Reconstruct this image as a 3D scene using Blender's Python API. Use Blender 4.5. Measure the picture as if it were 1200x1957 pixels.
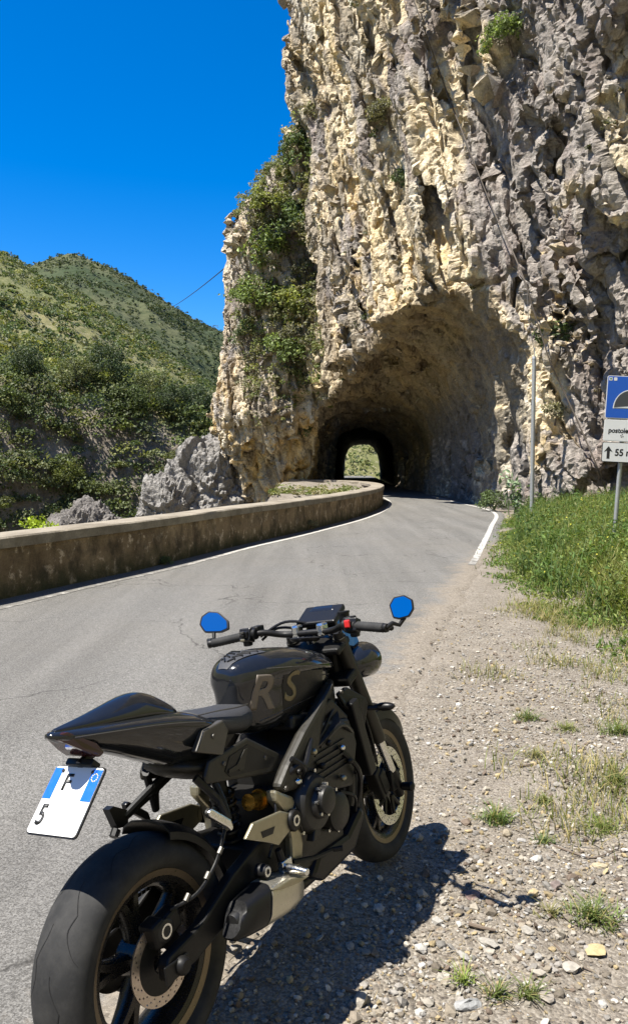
import bpy, bmesh, math, random
import numpy as np
from mathutils import Vector, Matrix
from mathutils.bvhtree import BVHTree

for o in list(bpy.data.objects): bpy.data.objects.remove(o)
random.seed(7); RNG = np.random.default_rng(11)
SC = bpy.context.scene
COL = SC.collection
R = math.radians

# ------------------------------------------------------------------ camera, sky, sun, exposure
CAM_H, CAM_PITCH, CAM_F = 1.646, 3.453, 1542.05      # focal length in pixels of the 1200x1957 photograph
cd = bpy.data.cameras.new('camera'); cam = bpy.data.objects.new('camera', cd); COL.objects.link(cam)
cam.location = (0, 0, CAM_H); cam.rotation_euler = (R(90 - CAM_PITCH), 0, 0)
cd.sensor_fit = 'VERTICAL'; cd.sensor_height = 36.0; cd.lens = CAM_F / 1957 * 36
cd.clip_start = 0.05; cd.clip_end = 6000
SC.camera = cam
SUN_DIR = Vector((-0.397, -0.136, 0.908)).normalized()  # towards the sun
SUN_EL = math.asin(SUN_DIR.z); SUN_AZ = math.atan2(SUN_DIR.x, SUN_DIR.y)
world = bpy.data.worlds.new('World'); SC.world = world; world.use_nodes = True
wn = world.node_tree; wn.nodes.clear()
sky = wn.nodes.new('ShaderNodeTexSky'); sky.sky_type = 'NISHITA'; sky.sun_disc = False
sky.sun_elevation = SUN_EL; sky.sun_rotation = SUN_AZ
sky.altitude = 600; sky.air_density = 0.85; sky.dust_density = 0.35; sky.ozone_density = 5.0
hsv = wn.nodes.new('ShaderNodeHueSaturation'); hsv.inputs['Saturation'].default_value = 1.4; hsv.inputs['Hue'].default_value = 0.505
hsv.inputs['Value'].default_value = 1.0
bg = wn.nodes.new('ShaderNodeBackground'); bg.inputs['Strength'].default_value = 0.092
wo = wn.nodes.new('ShaderNodeOutputWorld')
wn.links.new(sky.outputs[0], hsv.inputs['Color']); wn.links.new(hsv.outputs[0], bg.inputs['Color']); wn.links.new(bg.outputs[0], wo.inputs['Surface'])
sd = bpy.data.lights.new('sun', 'SUN'); sd.energy = 5.0; sd.angle = R(0.5); sd.color = (1.0, 0.95, 0.86)
sun = bpy.data.objects.new('sun', sd); COL.objects.link(sun)
sun.rotation_euler = SUN_DIR.to_track_quat('Z', 'Y').to_euler()
SC.view_settings.view_transform = 'Standard'; SC.view_settings.look = 'None'
SC.view_settings.exposure = 1.2; SC.view_settings.gamma = 1.0; SC.view_settings.use_curve_mapping = False
SC.cycles.max_bounces = 6; SC.cycles.diffuse_bounces = 3; SC.cycles.glossy_bounces = 3; SC.cycles.transmission_bounces = 4; SC.cycles.transparent_max_bounces = 6

# ------------------------------------------------------------------ helpers
def at(px, py, d):
    """world point seen at photo pixel (px, py) at camera depth d: used only to read real positions off the photograph"""
    t = R(CAM_PITCH); u = (px - 600) / CAM_F; v = (py - 978.5) / CAM_F
    return np.array([u * d, d * (math.cos(t) - v * math.sin(t)), CAM_H + d * (-math.sin(t) - v * math.cos(t))])
def smooth(a, b, x):
    t = np.clip((x - a) / (b - a), 0, 1); return t * t * (3 - 2 * t)

_perm = np.random.default_rng(3).permutation(256).astype(np.int32); _perm = np.concatenate([_perm, _perm, _perm])
_g = np.array([[1,1,0],[-1,1,0],[1,-1,0],[-1,-1,0],[1,0,1],[-1,0,1],[1,0,-1],[-1,0,-1],[0,1,1],[0,-1,1],[0,1,-1],[0,-1,-1],[1,1,0],[-1,1,0],[0,-1,1],[0,-1,-1]], np.float32)
def noise(P):
    """gradient noise, P (N,3) -> about -1..1"""
    P = np.asarray(P, np.float32); I = np.floor(P).astype(np.int32); f = P - I; I &= 255
    u = f * f * f * (f * (f * 6 - 15) + 10); out = np.zeros(len(P), np.float32)
    for dx in (0, 1):
        wx = u[:, 0] if dx else 1 - u[:, 0]; a = _perm[(I[:, 0] + dx) & 255]
        for dy in (0, 1):
            wy = u[:, 1] if dy else 1 - u[:, 1]; b = _perm[a + ((I[:, 1] + dy) & 255)]
            for dz in (0, 1):
                wz = u[:, 2] if dz else 1 - u[:, 2]; h = _perm[b + ((I[:, 2] + dz) & 255)] & 15
                g = _g[h]
                out += wx * wy * wz * (g[:, 0] * (f[:, 0] - dx) + g[:, 1] * (f[:, 1] - dy) + g[:, 2] * (f[:, 2] - dz))
    return out
def fbm(P, o=4, lac=2.03, gain=0.5):
    P = np.asarray(P, np.float32); s = 0; a = 1.0
    for i in range(o): s = s + a * noise(P + 17.3 * i); P = P * lac; a *= gain
    return s
def ridged(P, o=4, lac=2.1, gain=0.5):
    P = np.asarray(P, np.float32); s = 0; a = 1.0
    for i in range(o): s = s + a * (1 - 2 * np.abs(noise(P + 9.7 * i))); P = P * lac; a *= gain
    return s

def np_mesh(name, V, F, smooth_=False, col=None, cname='tint'):
    V = np.asarray(V, np.float32); F = np.asarray(F, np.int32); m, k = F.shape
    me = bpy.data.meshes.new(name)
    me.vertices.add(len(V)); me.vertices.foreach_set('co', V.ravel())
    me.loops.add(m * k); me.loops.foreach_set('vertex_index', F.ravel())
    me.polygons.add(m); me.polygons.foreach_set('loop_start', np.arange(0, m * k, k, dtype=np.int32))
    me.update(calc_edges=True)
    me.polygons.foreach_set('use_smooth', np.full(m, smooth_, bool))
    if col is not None:
        a = me.color_attributes.new(cname, 'FLOAT_COLOR', 'POINT')
        c = np.ones((len(V), 4), np.float32); c[:, :3] = col; a.data.foreach_set('color', c.ravel())
    me.update(); return me
def add_obj(name, me, mat=None, parent=None, label=None, cat=None, group=None, kind=None):
    o = bpy.data.objects.new(name, me); COL.objects.link(o)
    if mat is not None and me is not None and not me.materials: me.materials.append(mat)
    if parent is not None: o.parent = parent
    if label: o['label'] = label
    if cat: o['category'] = cat
    if group: o['group'] = group
    if kind: o['kind'] = kind
    return o
def empty(name, label, cat, loc=(0, 0, 0), rot=(0, 0, 0), group=None):
    o = add_obj(name, None, None, None, label, cat, group); o.location = loc; o.rotation_euler = rot; o.empty_display_size = 0.1
    return o

class MB:
    """collects shapes into one mesh"""
    def __init__(s): s.v = []; s.f = []
    def add(s, V, F):
        n = len(s.v); s.v += [tuple(map(float, p)) for p in V]; s.f += [tuple(int(i) + n for i in f) for f in F]; return s
    def loft(s, rings, cap=True, closed=True):
        rings = [np.asarray(r, float) for r in rings]; n = len(rings[0]); V = np.concatenate(rings); F = []
        for i in range(len(rings) - 1):
            for j in range(n if closed else n - 1):
                k = (j + 1) % n; F.append((i * n + j, i * n + k, (i + 1) * n + k, (i + 1) * n + j))
        if cap: F.append(tuple(range(n))[::-1]); F.append(tuple((len(rings) - 1) * n + j for j in range(n)))
        return s.add(V, F)
    def tube(s, path, r, n=10, cap=True):
        P = [Vector(p) for p in path]; m = len(P); rr = r if hasattr(r, '__len__') else [r] * m; rings = []
        t0 = (P[1] - P[0]).normalized(); ref = Vector((0, 0, 1)) if abs(t0.z) < 0.9 else Vector((1, 0, 0))
        nrm = t0.cross(ref).normalized()
        for i in range(m):
            t = ((P[min(i + 1, m - 1)] - P[max(i - 1, 0)])).normalized()
            nrm = (nrm - t * nrm.dot(t)).normalized(); b = t.cross(nrm)
            rings.append([P[i] + (nrm * math.cos(a) + b * math.sin(a)) * rr[i] for a in np.linspace(0, 2 * math.pi, n, endpoint=False)])
        return s.loft(rings, cap)
    def lathe(s, prof, c=(0, 0, 0), n=32, a0=0.0, a1=2 * math.pi, closed_prof=False):
        """profile of (radius, axial) turned about the local y axis through c"""
        full = abs(a1 - a0 - 2 * math.pi) < 1e-6; A = np.linspace(a0, a1, n, endpoint=not full); k = len(prof); V = []; F = []
        for a in A:
            for r, y in prof: V.append((c[0] + r * math.cos(a), c[1] + y, c[2] + r * math.sin(a)))
        for i in range(n if full else n - 1):
            j = (i + 1) % n
            for q in range(k if closed_prof else k - 1):
                w = (q + 1) % k; F.append((i * k + q, j * k + q, j * k + w, i * k + w))
        return s.add(V, F)
    def box(s, c, d, rot=None):
        V = []
        for x in (-.5, .5):
            for y in (-.5, .5):
                for z in (-.5, .5):
                    p = Vector((x * d[0], y * d[1], z * d[2]))
                    if rot is not None: p = rot @ p
                    V.append(Vector(c) + p)
        return s.add(V, [(0, 1, 3, 2), (4, 6, 7, 5), (0, 4, 5, 1), (2, 3, 7, 6), (0, 2, 6, 4), (1, 5, 7, 3)])
    def prism(s, outline, y0, y1):
        """outline of (x, z) extruded from y0 to y1 (each a number or one per point)"""
        n = len(outline); a = y0 if hasattr(y0, '__len__') else [y0] * n; b = y1 if hasattr(y1, '__len__') else [y1] * n
        V = [(p[0], a[i], p[1]) for i, p in enumerate(outline)] + [(p[0], b[i], p[1]) for i, p in enumerate(outline)]
        F = [tuple(range(n)), tuple(range(n, 2 * n))[::-1]] + [(i, i + n, (i + 1) % n + n, (i + 1) % n) for i in range(n)]
        return s.add(V, F)
    def ball(s, c, r, n=10, m=7):
        r = (r, r, r) if not hasattr(r, '__len__') else r; rings = []
        for i in range(m + 1):
            t = math.pi * (0.02 + 0.96 * i / m)
            rings.append([(c[0] + r[0] * math.sin(t) * math.cos(a), c[1] + r[1] * math.sin(t) * math.sin(a), c[2] + r[2] * math.cos(t)) for a in np.linspace(0, 2 * math.pi, n, endpoint=False)])
        return s.loft(rings)
    def xf(s, fn): s.v = [tuple(fn(Vector(p))) for p in s.v]; return s
    def build(s, name, mat, parent=None, smooth_=True, bevel=0, subd=0, ang=40, **kw):
        me = bpy.data.meshes.new(name); me.from_pydata(s.v, [], s.f); me.update()
        bm = bmesh.new(); bm.from_mesh(me); bmesh.ops.recalc_face_normals(bm, faces=bm.faces); bm.to_mesh(me); bm.free()
        if smooth_:
            me.polygons.foreach_set('use_smooth', np.ones(len(me.polygons), bool))
            if not subd: me.set_sharp_from_angle(angle=R(ang))
        o = add_obj(name, me, mat, parent, **kw)
        if bevel:
            b = o.modifiers.new('bevel', 'BEVEL'); b.width = bevel; b.segments = 2; b.limit_method = 'ANGLE'; b.angle_limit = R(35); b.harden_normals = False
        if subd:
            b = o.modifiers.new('subd', 'SUBSURF'); b.levels = subd; b.render_levels = subd
        return o

# ---- materials
class NT:
    def __init__(s, name):
        s.m = bpy.data.materials.new(name); s.m.use_nodes = True; s.t = s.m.node_tree; s.t.nodes.clear()
        s.out = s.n('ShaderNodeOutputMaterial'); s.p = s.n('ShaderNodeBsdfPrincipled'); s.l(s.p.outputs[0], s.out.inputs['Surface'])
    def n(s, t, **kw):
        x = s.t.nodes.new(t)
        for k, v in kw.items(): setattr(x, k, v)
        return x
    def l(s, a, b): s.t.links.new(a, b)
    def set(s, **kw):
        for k, v in kw.items(): s.p.inputs[k.replace('_', ' ')].default_value = v
        return s
    def coord(s, scale=(1, 1, 1), rot=(0, 0, 0), src='Object'):
        c = s.n('ShaderNodeTexCoord'); m = s.n('ShaderNodeMapping'); m.inputs['Scale'].default_value = scale; m.inputs['Rotation'].default_value = rot
        s.l(c.outputs[src], m.inputs['Vector']); return m.outputs[0]
    def noise(s, vec, scale, detail=5, rough=.55, dist=0):
        x = s.n('ShaderNodeTexNoise'); x.inputs['Scale'].default_value = scale; x.inputs['Detail'].default_value = detail
        x.inputs['Roughness'].default_value = rough; x.inputs['Distortion'].default_value = dist
        if vec is not None: s.l(vec, x.inputs['Vector'])
        return x.outputs[0]
    def voro(s, vec, scale, feat='F1', out='Distance'):
        x = s.n('ShaderNodeTexVoronoi'); x.feature = feat; x.inputs['Scale'].default_value = scale
        if vec is not None: s.l(vec, x.inputs['Vector'])
        return x.outputs[out]
    def ramp(s, f, stops, interp='LINEAR'):
        x = s.n('ShaderNodeValToRGB'); e = x.color_ramp.elements; x.color_ramp.interpolation = interp
        while len(e) < len(stops): e.new(0.5)
        for q, (p, c) in zip(e, stops):
            q.position = p; q.color = (c, c, c, 1) if not hasattr(c, '__len__') else (*c, 1)
        s.l(f, x.inputs[0]); return x.outputs[0]
    def mix(s, f, a, b, mode='MIX'):
        x = s.n('ShaderNodeMix', data_type='RGBA', blend_type=mode)
        for v, i in ((f, 0), (a, 6), (b, 7)):
            if hasattr(v, 'links') or hasattr(v, 'is_linked'): s.l(v, x.inputs[i])
            elif hasattr(v, '__len__'): x.inputs[i].default_value = (*v, 1)
            else: x.inputs[i].default_value = v if i == 0 else (v, v, v, 1)
        return x.outputs[2]
    def math(s, op, a, b=0.0):
        x = s.n('ShaderNodeMath', operation=op)
        for v, i in ((a, 0), (b, 1)):
            if hasattr(v, 'is_linked'): s.l(v, x.inputs[i])
            else: x.inputs[i].default_value = v
        return x.outputs[0]
    def attr(s, name, out='Color'):
        x = s.n('ShaderNodeAttribute'); x.attribute_name = name; return x.outputs[out]
    def col(s, c): s.l(c, s.p.inputs['Base Color']); return s
    def bump(s, h, strength=.5, dist=.02):
        x = s.n('ShaderNodeBump'); x.inputs['Strength'].default_value = strength; x.inputs['Distance'].default_value = dist
        s.l(h, x.inputs['Height']); s.l(x.outputs[0], s.p.inputs['Normal']); return s
def plain(name, c, rough=.5, metal=0.0, var=.15, scale=30, bump=0, spec=.5, coat=0):
    m = NT(name); v = m.coord(); f = m.noise(v, scale, 4)
    m.col(m.mix(f, tuple(x * (1 - var) for x in c), tuple(min(1, x * (1 + var)) for x in c)))
    m.set(Metallic=metal); m.p.inputs['Specular IOR Level'].default_value = spec; m.p.inputs['Coat Weight'].default_value = coat
    rr = m.noise(v, scale * 2.3, 3); m.l(m.ramp(rr, [(.3, max(.02, rough - .08)), (.7, min(1, rough + .08))]), m.p.inputs['Roughness'])
    if bump: m.bump(m.noise(v, scale * 6, 3), bump, .003)
    return m.m
def text_mesh(s, size, bold=0.0):
    cu = bpy.data.curves.new('lettering', 'FONT'); cu.body = s; cu.size = size; cu.align_x = 'CENTER'; cu.align_y = 'CENTER'; cu.offset = bold; cu.resolution_u = 6
    o = bpy.data.objects.new('lettering', cu); COL.objects.link(o); dg = bpy.context.evaluated_depsgraph_get(); me = bpy.data.meshes.new_from_object(o.evaluated_get(dg)); bpy.data.objects.remove(o); bpy.data.curves.remove(cu); return me
def catmull(P, n=6):
    P = [np.array(p, float) for p in P]; out = []
    for i in range(len(P) - 1):
        p0 = P[max(i - 1, 0)]; p1 = P[i]; p2 = P[i + 1]; p3 = P[min(i + 2, len(P) - 1)]
        for t in np.arange(n) / n: out.append(.5 * (2 * p1 + (p2 - p0) * t + (2 * p0 - 5 * p1 + 4 * p2 - p3) * t * t + (3 * p1 - p0 - 3 * p2 + p3) * t ** 3))
    out.append(P[-1]); return out

def facet(P, seed=0, tilt=1.0, step=.5):
    """angular broken-block relief: every jittered cell is a tilted plane of its own"""
    P = np.asarray(P, np.float32) + seed * 31.7; B = np.floor(P - .5).astype(np.int32); best = np.full(len(P), 1e9, np.float32); out = np.zeros(len(P), np.float32)
    for dx in (0, 1):
        for dy in (0, 1):
            for dz in (0, 1):
                C = B + np.array([dx, dy, dz], np.int32); h = _perm[(_perm[(_perm[C[:, 0] & 255] + C[:, 1]) & 255] + C[:, 2]) & 255]
                j = np.stack([_perm[h + 17], _perm[h + 91], _perm[h + 153]], -1).astype(np.float32) / 255 - .5
                v = P - (C + .5 + j * .8); d = (v * v).sum(1); m_ = d < best; best = np.where(m_, d, best)
                t = np.stack([_perm[h + 33], _perm[h + 77], _perm[h + 201]], -1).astype(np.float32) / 255 - .5
                out = np.where(m_, (v * t).sum(1) * tilt * 2 + (_perm[h + 5] / 255. - .5) * step * 2, out)
    return out
# ------------------------------------------------------------------ layout curves (metres; y runs away from the camera along the road)
LINE_L = np.array([(-16,-20),(-7.4,0),(-3.49,9.11),(-2.96,10.6),(-2.20,12.47),(-1.12,15.9),(-.40,17.8),(.25,19.75),(1.58,24.06),(2.82,30.4),(3.2,34.1),(3.3,38),(2.6,46),(1.5,54),(3.5,90),(4,130)])
LINE_R = np.array([(1.44,9.31),(2.83,14),(3.14,15.2),(4.5,20.5),(6.0,27.0),(5.95,34),(5.5,55)])
ROAD_R = np.array([(-9,-20),(-2.0,-1),(-.9,1),(-.42,2.1),(0.02,3.3),(.5,4.9),(.8,6),(1.32,8),(1.78,9.6),(3.02,14),(3.4,15.2),(4.75,20.5),(6.3,27.0),(6.4,34),(5.9,55),(7.0,90),(8,130)])
def curve_x(tab, y):
    # smooth interpolation of x over y
    ys, xs = tab[:, 1], tab[:, 0]; m = np.gradient(xs, ys); y = np.asarray(y, float)
    i = np.clip(np.searchsorted(ys, y) - 1, 0, len(ys) - 2); h = ys[i + 1] - ys[i]; t = np.clip((y - ys[i]) / h, 0, 1)
    return (2*t**3-3*t**2+1)*xs[i] + (t**3-2*t**2+t)*h*m[i] + (-2*t**3+3*t**2)*xs[i+1] + (t**3-t**2)*h*m[i+1]
WALL = np.array([(-16.55,-20),(-7.9,0),(-3.88,9.3),(-3.38,10.6),(-2.63,12.5),(-1.53,15.9),(-.15,19.7),(1.16,24),(2.22,28.5),(2.78,32.5),(2.85,36),(2.45,39.5),(1.6,42),(.3,43.6),(-1.2,44.2)])
def resample(P, step):
    P = np.asarray(P, float)
    T = np.zeros_like(P); T[1:-1] = (P[2:] - P[:-2]) / 2; T[0] = P[1] - P[0]; T[-1] = P[-1] - P[-2]; out = []
    for i in range(len(P) - 1):
        L = np.linalg.norm(P[i + 1] - P[i]); n = max(1, int(L / step))
        # scale tangents to the local segment so that uneven spacing does not overshoot
        a = T[i] / max(1e-6, np.linalg.norm(T[i])) * L; b = T[i + 1] / max(1e-6, np.linalg.norm(T[i + 1])) * L
        for t in np.arange(n) / n: out.append((2*t**3-3*t**2+1)*P[i] + (t**3-2*t**2+t)*a + (-2*t**3+3*t**2)*P[i+1] + (t**3-t**2)*b)
    out.append(P[-1]); return np.array(out)

def ground_z(x, y):
    """height of the verge and bank; the road plane is zero"""
    x = np.asarray(x, float); y = np.asarray(y, float); sh = x.shape
    xr = curve_x(ROAD_R, y); d = x - xr
    left_edge = np.interp(y, WALL[:11, 1], WALL[:11, 0])
    bank0 = np.interp(y, [-10, 0, 6, 9, 12.4, 15.5, 20.4, 26], [1.4, 2.9, 2.75, 2.65, 2.85, 3.55, 4.85, 6.6])
    b = smooth(0, 2.6, x - bank0) * .42 + smooth(2.0, 6, x - bank0) * .35
    P = np.stack([x.ravel(), y.ravel(), np.zeros(x.size)], -1)
    bump = (.018 * noise(P * 1.7) + .012 * noise(P * 5.1) + .006 * noise(P * 13)).reshape(sh)
    z = b + bump * smooth(-.05, .5, d) - .014 * smooth(-.3, .1, -d + 0.0) * (d < 0)
    z = z - .028 * smooth(.0, .5, d) * smooth(20, 14, y) * (1 - smooth(0, 1.5, x - bank0))
    z = np.where(d < 0, -.02, np.minimum(z, z))
    # beyond the parapet the ground falls into the gorge
    drop = left_edge - .6 - x
    z = np.where(drop > 0, -.15 - 1.5 * smooth(0, 1.2, drop) - 1.15 * np.maximum(0, drop - .6) + .25 * noise(P * .6).reshape(sh), z)
    # terrace inside the curve of the parapet, in front of the rock pillar
    ter = smooth(27, 30, y) * smooth(46, 41, y) * smooth(-3.5, -1.5, x) * (drop > 0)
    z = np.where(ter > 0, z * (1 - ter) + ter * (.42 + .025 * (y - 30) + .12 * noise(P * .9).reshape(sh)), z)
    return np.maximum(z, -26)

# ---- ground sheet
def grid_mesh(xs, ys, zf):
    X, Y = np.meshgrid(xs, ys); Z = zf(X, Y); V = np.stack([X, Y, Z], -1).reshape(-1, 3); nx = len(xs)
    j, i = np.meshgrid(np.arange(len(ys) - 1), np.arange(nx - 1), indexing='ij'); a = (j * nx + i).ravel()
    return V, np.stack([a, a + 1, a + nx + 1, a + nx], -1)
m = NT('verge_gravel'); v = m.coord()
big = m.noise(v, .55, 4, .6); mid = m.noise(v, 3.1, 5, .65); peb = m.voro(v, 85, 'F1', 'Color'); pebd = m.voro(v, 85); fine = m.noise(v, 120, 4, .7)
c1 = m.mix(m.ramp(mid, [(.35, 0), (.65, 1)]), (.150, .128, .101), (.262, .228, .186))
sep = m.n('ShaderNodeSeparateColor'); m.l(peb, sep.inputs[0])
pc = m.ramp(sep.outputs[0], [(0, (.06, .05, .042)), (.35, (.175, .152, .122)), (.7, (.275, .245, .20)), (.93, (.36, .33, .28)), (1, (.24, .18, .12))])
c2 = m.mix(m.ramp(big, [(.35, .25), (.65, .75)]), c1, pc)
c3 = m.mix(m.ramp(fine, [(.3, .55), (.7, 1.15)]), (.0, .0, .0), c2)
c3 = m.mix(1.0, c2, m.ramp(fine, [(.3, .6), (.7, 1.2)]), 'MULTIPLY')
m.col(c3); m.set(Roughness=.95); m.p.inputs['Specular IOR Level'].default_value = .2
m.bump(m.mix(.5, m.ramp(pebd, [(0, 1), (.7, 0)]), fine), .9, .012); MAT_GRAVEL = m.m
xs = np.unique(np.round(np.concatenate([np.linspace(-60, -18, 12), np.linspace(-18, -2, 50), np.linspace(-2, 3.5, 110), np.linspace(3.5, 9, 70), np.linspace(9, 60, 16)]), 4))
ys = np.unique(np.round(np.concatenate([np.linspace(-60, 0, 16), np.linspace(0, 1.6, 10), np.linspace(1.6, 8, 120), np.linspace(8, 26, 90), np.linspace(26, 62, 80)]), 4))
V, F = grid_mesh(xs, ys, ground_z)
add_obj('ground', np_mesh('ground', V, F, True), MAT_GRAVEL, label='stony tan gravel verge and grassy bank beside the road', kind='structure')

# ---- road
m = NT('worn_asphalt'); v = m.coord()
agg = m.voro(v, 185, 'F1', 'Color'); agg2 = m.noise(v, 55, 3, .8); sep = m.n('ShaderNodeSeparateColor'); m.l(agg, sep.inputs[0]); fine = m.noise(v, 240, 3, .7); big = m.noise(v, .35, 4, .6); patch = m.noise(m.coord((1, .25, 1)), 1.1, 5, .6)
base = m.mix(m.ramp(sep.outputs[0], [(0, 0), (1, 1)]), (.058, .056, .052), (.25, .242, .225))
base = m.mix(1.0, base, m.ramp(agg2, [(.35, .82), (.65, 1.2)]), 'MULTIPLY')
base = m.mix(m.ramp(patch, [(.35, .0), (.7, .4)]), base, (.098, .093, .085))
base = m.mix(m.ramp(big, [(.4, 0), (.75, .35)]), base, (.165, .15, .127))
edge = m.attr('dust', 'Fac'); en = m.noise(v, 5.0, 9, .78); ef = m.ramp(m.math('ADD', edge, m.math('MULTIPLY', m.math('SUBTRACT', en, .5), 1.1)), [(.42, 0), (.66, 1)])
dust = m.mix(m.voro(v, 70, 'F1', 'Color'), (.125, .106, .083), (.285, .248, .20))
crk = m.voro(m.coord((1, .6, 1)), .55, 'DISTANCE_TO_EDGE'); wob = None
trk = m.noise(m.coord((2.2, .10, 1), (0, 0, R(-20))), 1.0, 4, .55); base = m.mix(1.0, base, m.ramp(trk, [(.35, .84), (.65, 1.10)]), 'MULTIPLY')
cm_ = m.n('ShaderNodeMapping'); cw = m.n('ShaderNodeVectorMath', operation='ADD'); nz = m.n('ShaderNodeTexNoise'); nz.inputs['Scale'].default_value = 1.6; nz.inputs['Detail'].default_value = 5; m.l(v, nz.inputs['Vector']); m.l(v, cw.inputs[0]); m.l(nz.outputs['Color'], cw.inputs[1])
crk = m.voro(cw.outputs[0], .42, 'DISTANCE_TO_EDGE'); ck = m.math('MULTIPLY', m.ramp(crk, [(.0, 1), (.006, 0)]), m.ramp(m.noise(v, .5, 3), [(.44, 0), (.52, .8)])); base = m.mix(ck, base, (.03, .028, .025))
st_ = m.ramp(m.noise(m.coord((1, .35, 1), (0, 0, R(-15))), 1.9, 4, .6), [(.68, 0), (.76, .45)]); base = m.mix(st_, base, (.06, .057, .052))
base = m.mix(ef, base, dust)
base = m.mix(1.0, base, m.ramp(fine, [(.25, .62), (.75, 1.18)]), 'MULTIPLY')
m.col(base); m.set(Roughness=.92); m.p.inputs['Specular IOR Level'].default_value = .25
m.bump(m.mix(.5, sep.outputs[0], fine), .55, .006); MAT_ROAD = m.m
yy = np.unique(np.concatenate([np.linspace(-20, 1, 30), np.linspace(1, 9, 220), np.linspace(9, 16, 110), np.linspace(16, 60, 110), np.linspace(60, 128, 30)]))
tt = np.concatenate([np.linspace(0, .62, 12), np.linspace(.66, 1, 26)])
XL = np.interp(yy, WALL[:11, 1], WALL[:11, 0]) - .15; XL = np.where(yy > 36, curve_x(LINE_L, yy) - .35, XL)
XR = curve_x(ROAD_R, yy); P = np.stack([yy * 0, yy, yy * 0], -1)
rag = (.16 * noise(P * 1.3) + .09 * noise(P * 3.7 + 5) + .05 * noise(P * 9.1 + 3)) * smooth(20, 13, yy)
XR = XR + rag
X = XL[:, None] + (XR - XL)[:, None] * tt[None]; Y = np.repeat(yy[:, None], len(tt), 1)
d = XR[:, None] - X; Z = .012 - .03 * np.where(d < .03, 1, 0)
V = np.stack([X, Y, Z], -1).reshape(-1, 3); nx = len(tt)
j, i = np.meshgrid(np.arange(len(yy) - 1), np.arange(nx - 1), indexing='ij'); a = (j * nx + i).ravel()
me = np_mesh('road', V, np.stack([a, a + 1, a + nx + 1, a + nx], -1), True)
at_ = me.attributes.new('dust', 'FLOAT', 'POINT')
at_.data.foreach_set('value', (np.exp(-d / .55) * smooth(22, 13, Y) + .7 * np.exp(-(X - XL[:, None]) / .28)).ravel().astype(np.float32))
add_obj('road', me, MAT_ROAD, label='narrow worn grey asphalt road curving into the rock tunnel', kind='structure')

# ---- painted edge lines (worn)
m = NT('worn_road_paint'); v = m.coord(); w = m.noise(v, 7, 6, .75); w2 = m.noise(v, 90, 3)
gp = m.n('ShaderNodeSeparateXYZ'); m.l(m.coord(), gp.inputs[0])
fade = m.math('ADD', m.math('MULTIPLY', m.ramp(m.math('MULTIPLY', gp.outputs[1], .05), [(.62, -.2 + .2), (.85, .22)]), 1.0), m.math('ADD', m.math('MULTIPLY', w, .75), m.math('MULTIPLY', w2, .25)))
m.col(m.mix(m.ramp(fade, [(.50, 0), (.62, 1)]), (.12, .113, .10), (.37, .355, .325))); m.set(Roughness=.8); MAT_PAINT = m.m
def strip(name, tab, y0, y1, width, z, label, gaps=()):
    ys_ = np.linspace(y0, y1, int((y1 - y0) * 14)); x = curve_x(tab, ys_); dx = np.gradient(x, ys_)
    n = np.stack([np.ones_like(dx), -dx], -1); n /= np.linalg.norm(n, axis=1)[:, None]
    P = np.stack([ys_ * 0, ys_ * 4, ys_ * 0], -1); w0 = width / 2 * (1 + .28 * noise(P) + .2 * noise(P * 4.3)); w1 = width / 2 * (1 + .28 * noise(P + 9) + .2 * noise(P * 4.3 + 5))
    V = np.concatenate([np.stack([x - n[:, 0] * w0, ys_ - n[:, 1] * w0, 0 * x + z], -1), np.stack([x + n[:, 0] * w1, ys_ + n[:, 1] * w1, 0 * x + z], -1)]); k = len(ys_)
    keep = [i for i in range(k - 1) if not any(a <= ys_[i] <= b for a, b in gaps)]
    F = np.array([(i, i + k, i + 1 + k, i + 1) for i in keep])
    add_obj(name, np_mesh(name, V, F), MAT_PAINT, label=label, kind='structure')
strip('road_edge_line', LINE_L, -6, 40, .105, .017, 'worn white edge line along the foot of the parapet wall')
strip('road_edge_line', LINE_R, 12.9, 40, .115, .017, 'worn white edge line along the grassy bank')

# ---- parapet wall
m = NT('stained_plaster'); v = m.coord(); g = m.n('ShaderNodeNewGeometry'); sepx = m.n('ShaderNodeSeparateXYZ'); m.l(g.outputs['Position'], sepx.inputs[0])
n1 = m.noise(v, 1.3, 6, .65); n2 = m.noise(v, 5.5, 6, .7); n3 = m.noise(m.coord((1.2, 1.2, .75)), 2.6, 7, .7); n4 = m.noise(v, 45, 4)
c = m.mix(m.ramp(n1, [(.35, 0), (.65, 1)]), (.17, .12, .07), (.37, .275, .17))
c = m.mix(m.ramp(n2, [(.56, 0), (.64, 1)]), c, (.58, .47, .34))
c = m.mix(m.ramp(n3, [(.46, 0), (.64, .85)]), c, (.06, .048, .034))
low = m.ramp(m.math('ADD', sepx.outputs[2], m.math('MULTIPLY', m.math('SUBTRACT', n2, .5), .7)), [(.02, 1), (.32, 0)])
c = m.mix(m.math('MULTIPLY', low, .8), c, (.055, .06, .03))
c = m.mix(1.0, c, m.ramp(n4, [(.25, .75), (.75, 1.15)]), 'MULTIPLY')
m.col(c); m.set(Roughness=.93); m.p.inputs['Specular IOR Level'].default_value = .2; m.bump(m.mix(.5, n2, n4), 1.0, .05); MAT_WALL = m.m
m = NT('coping_concrete'); v = m.coord(); n1 = m.noise(v, 2.2, 6, .65); n2 = m.noise(v, 38, 4)
c = m.mix(m.ramp(n1, [(.35, 0), (.7, 1)]), (.165, .138, .10), (.33, .29, .225)); c = m.mix(1.0, c, m.ramp(n2, [(.25, .75), (.75, 1.12)]), 'MULTIPLY')
m.col(c); m.set(Roughness=.92); m.bump(m.mix(.5, n1, n2), .5, .02); MAT_COPING = m.m
WP = resample(WALL, .22)
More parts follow.
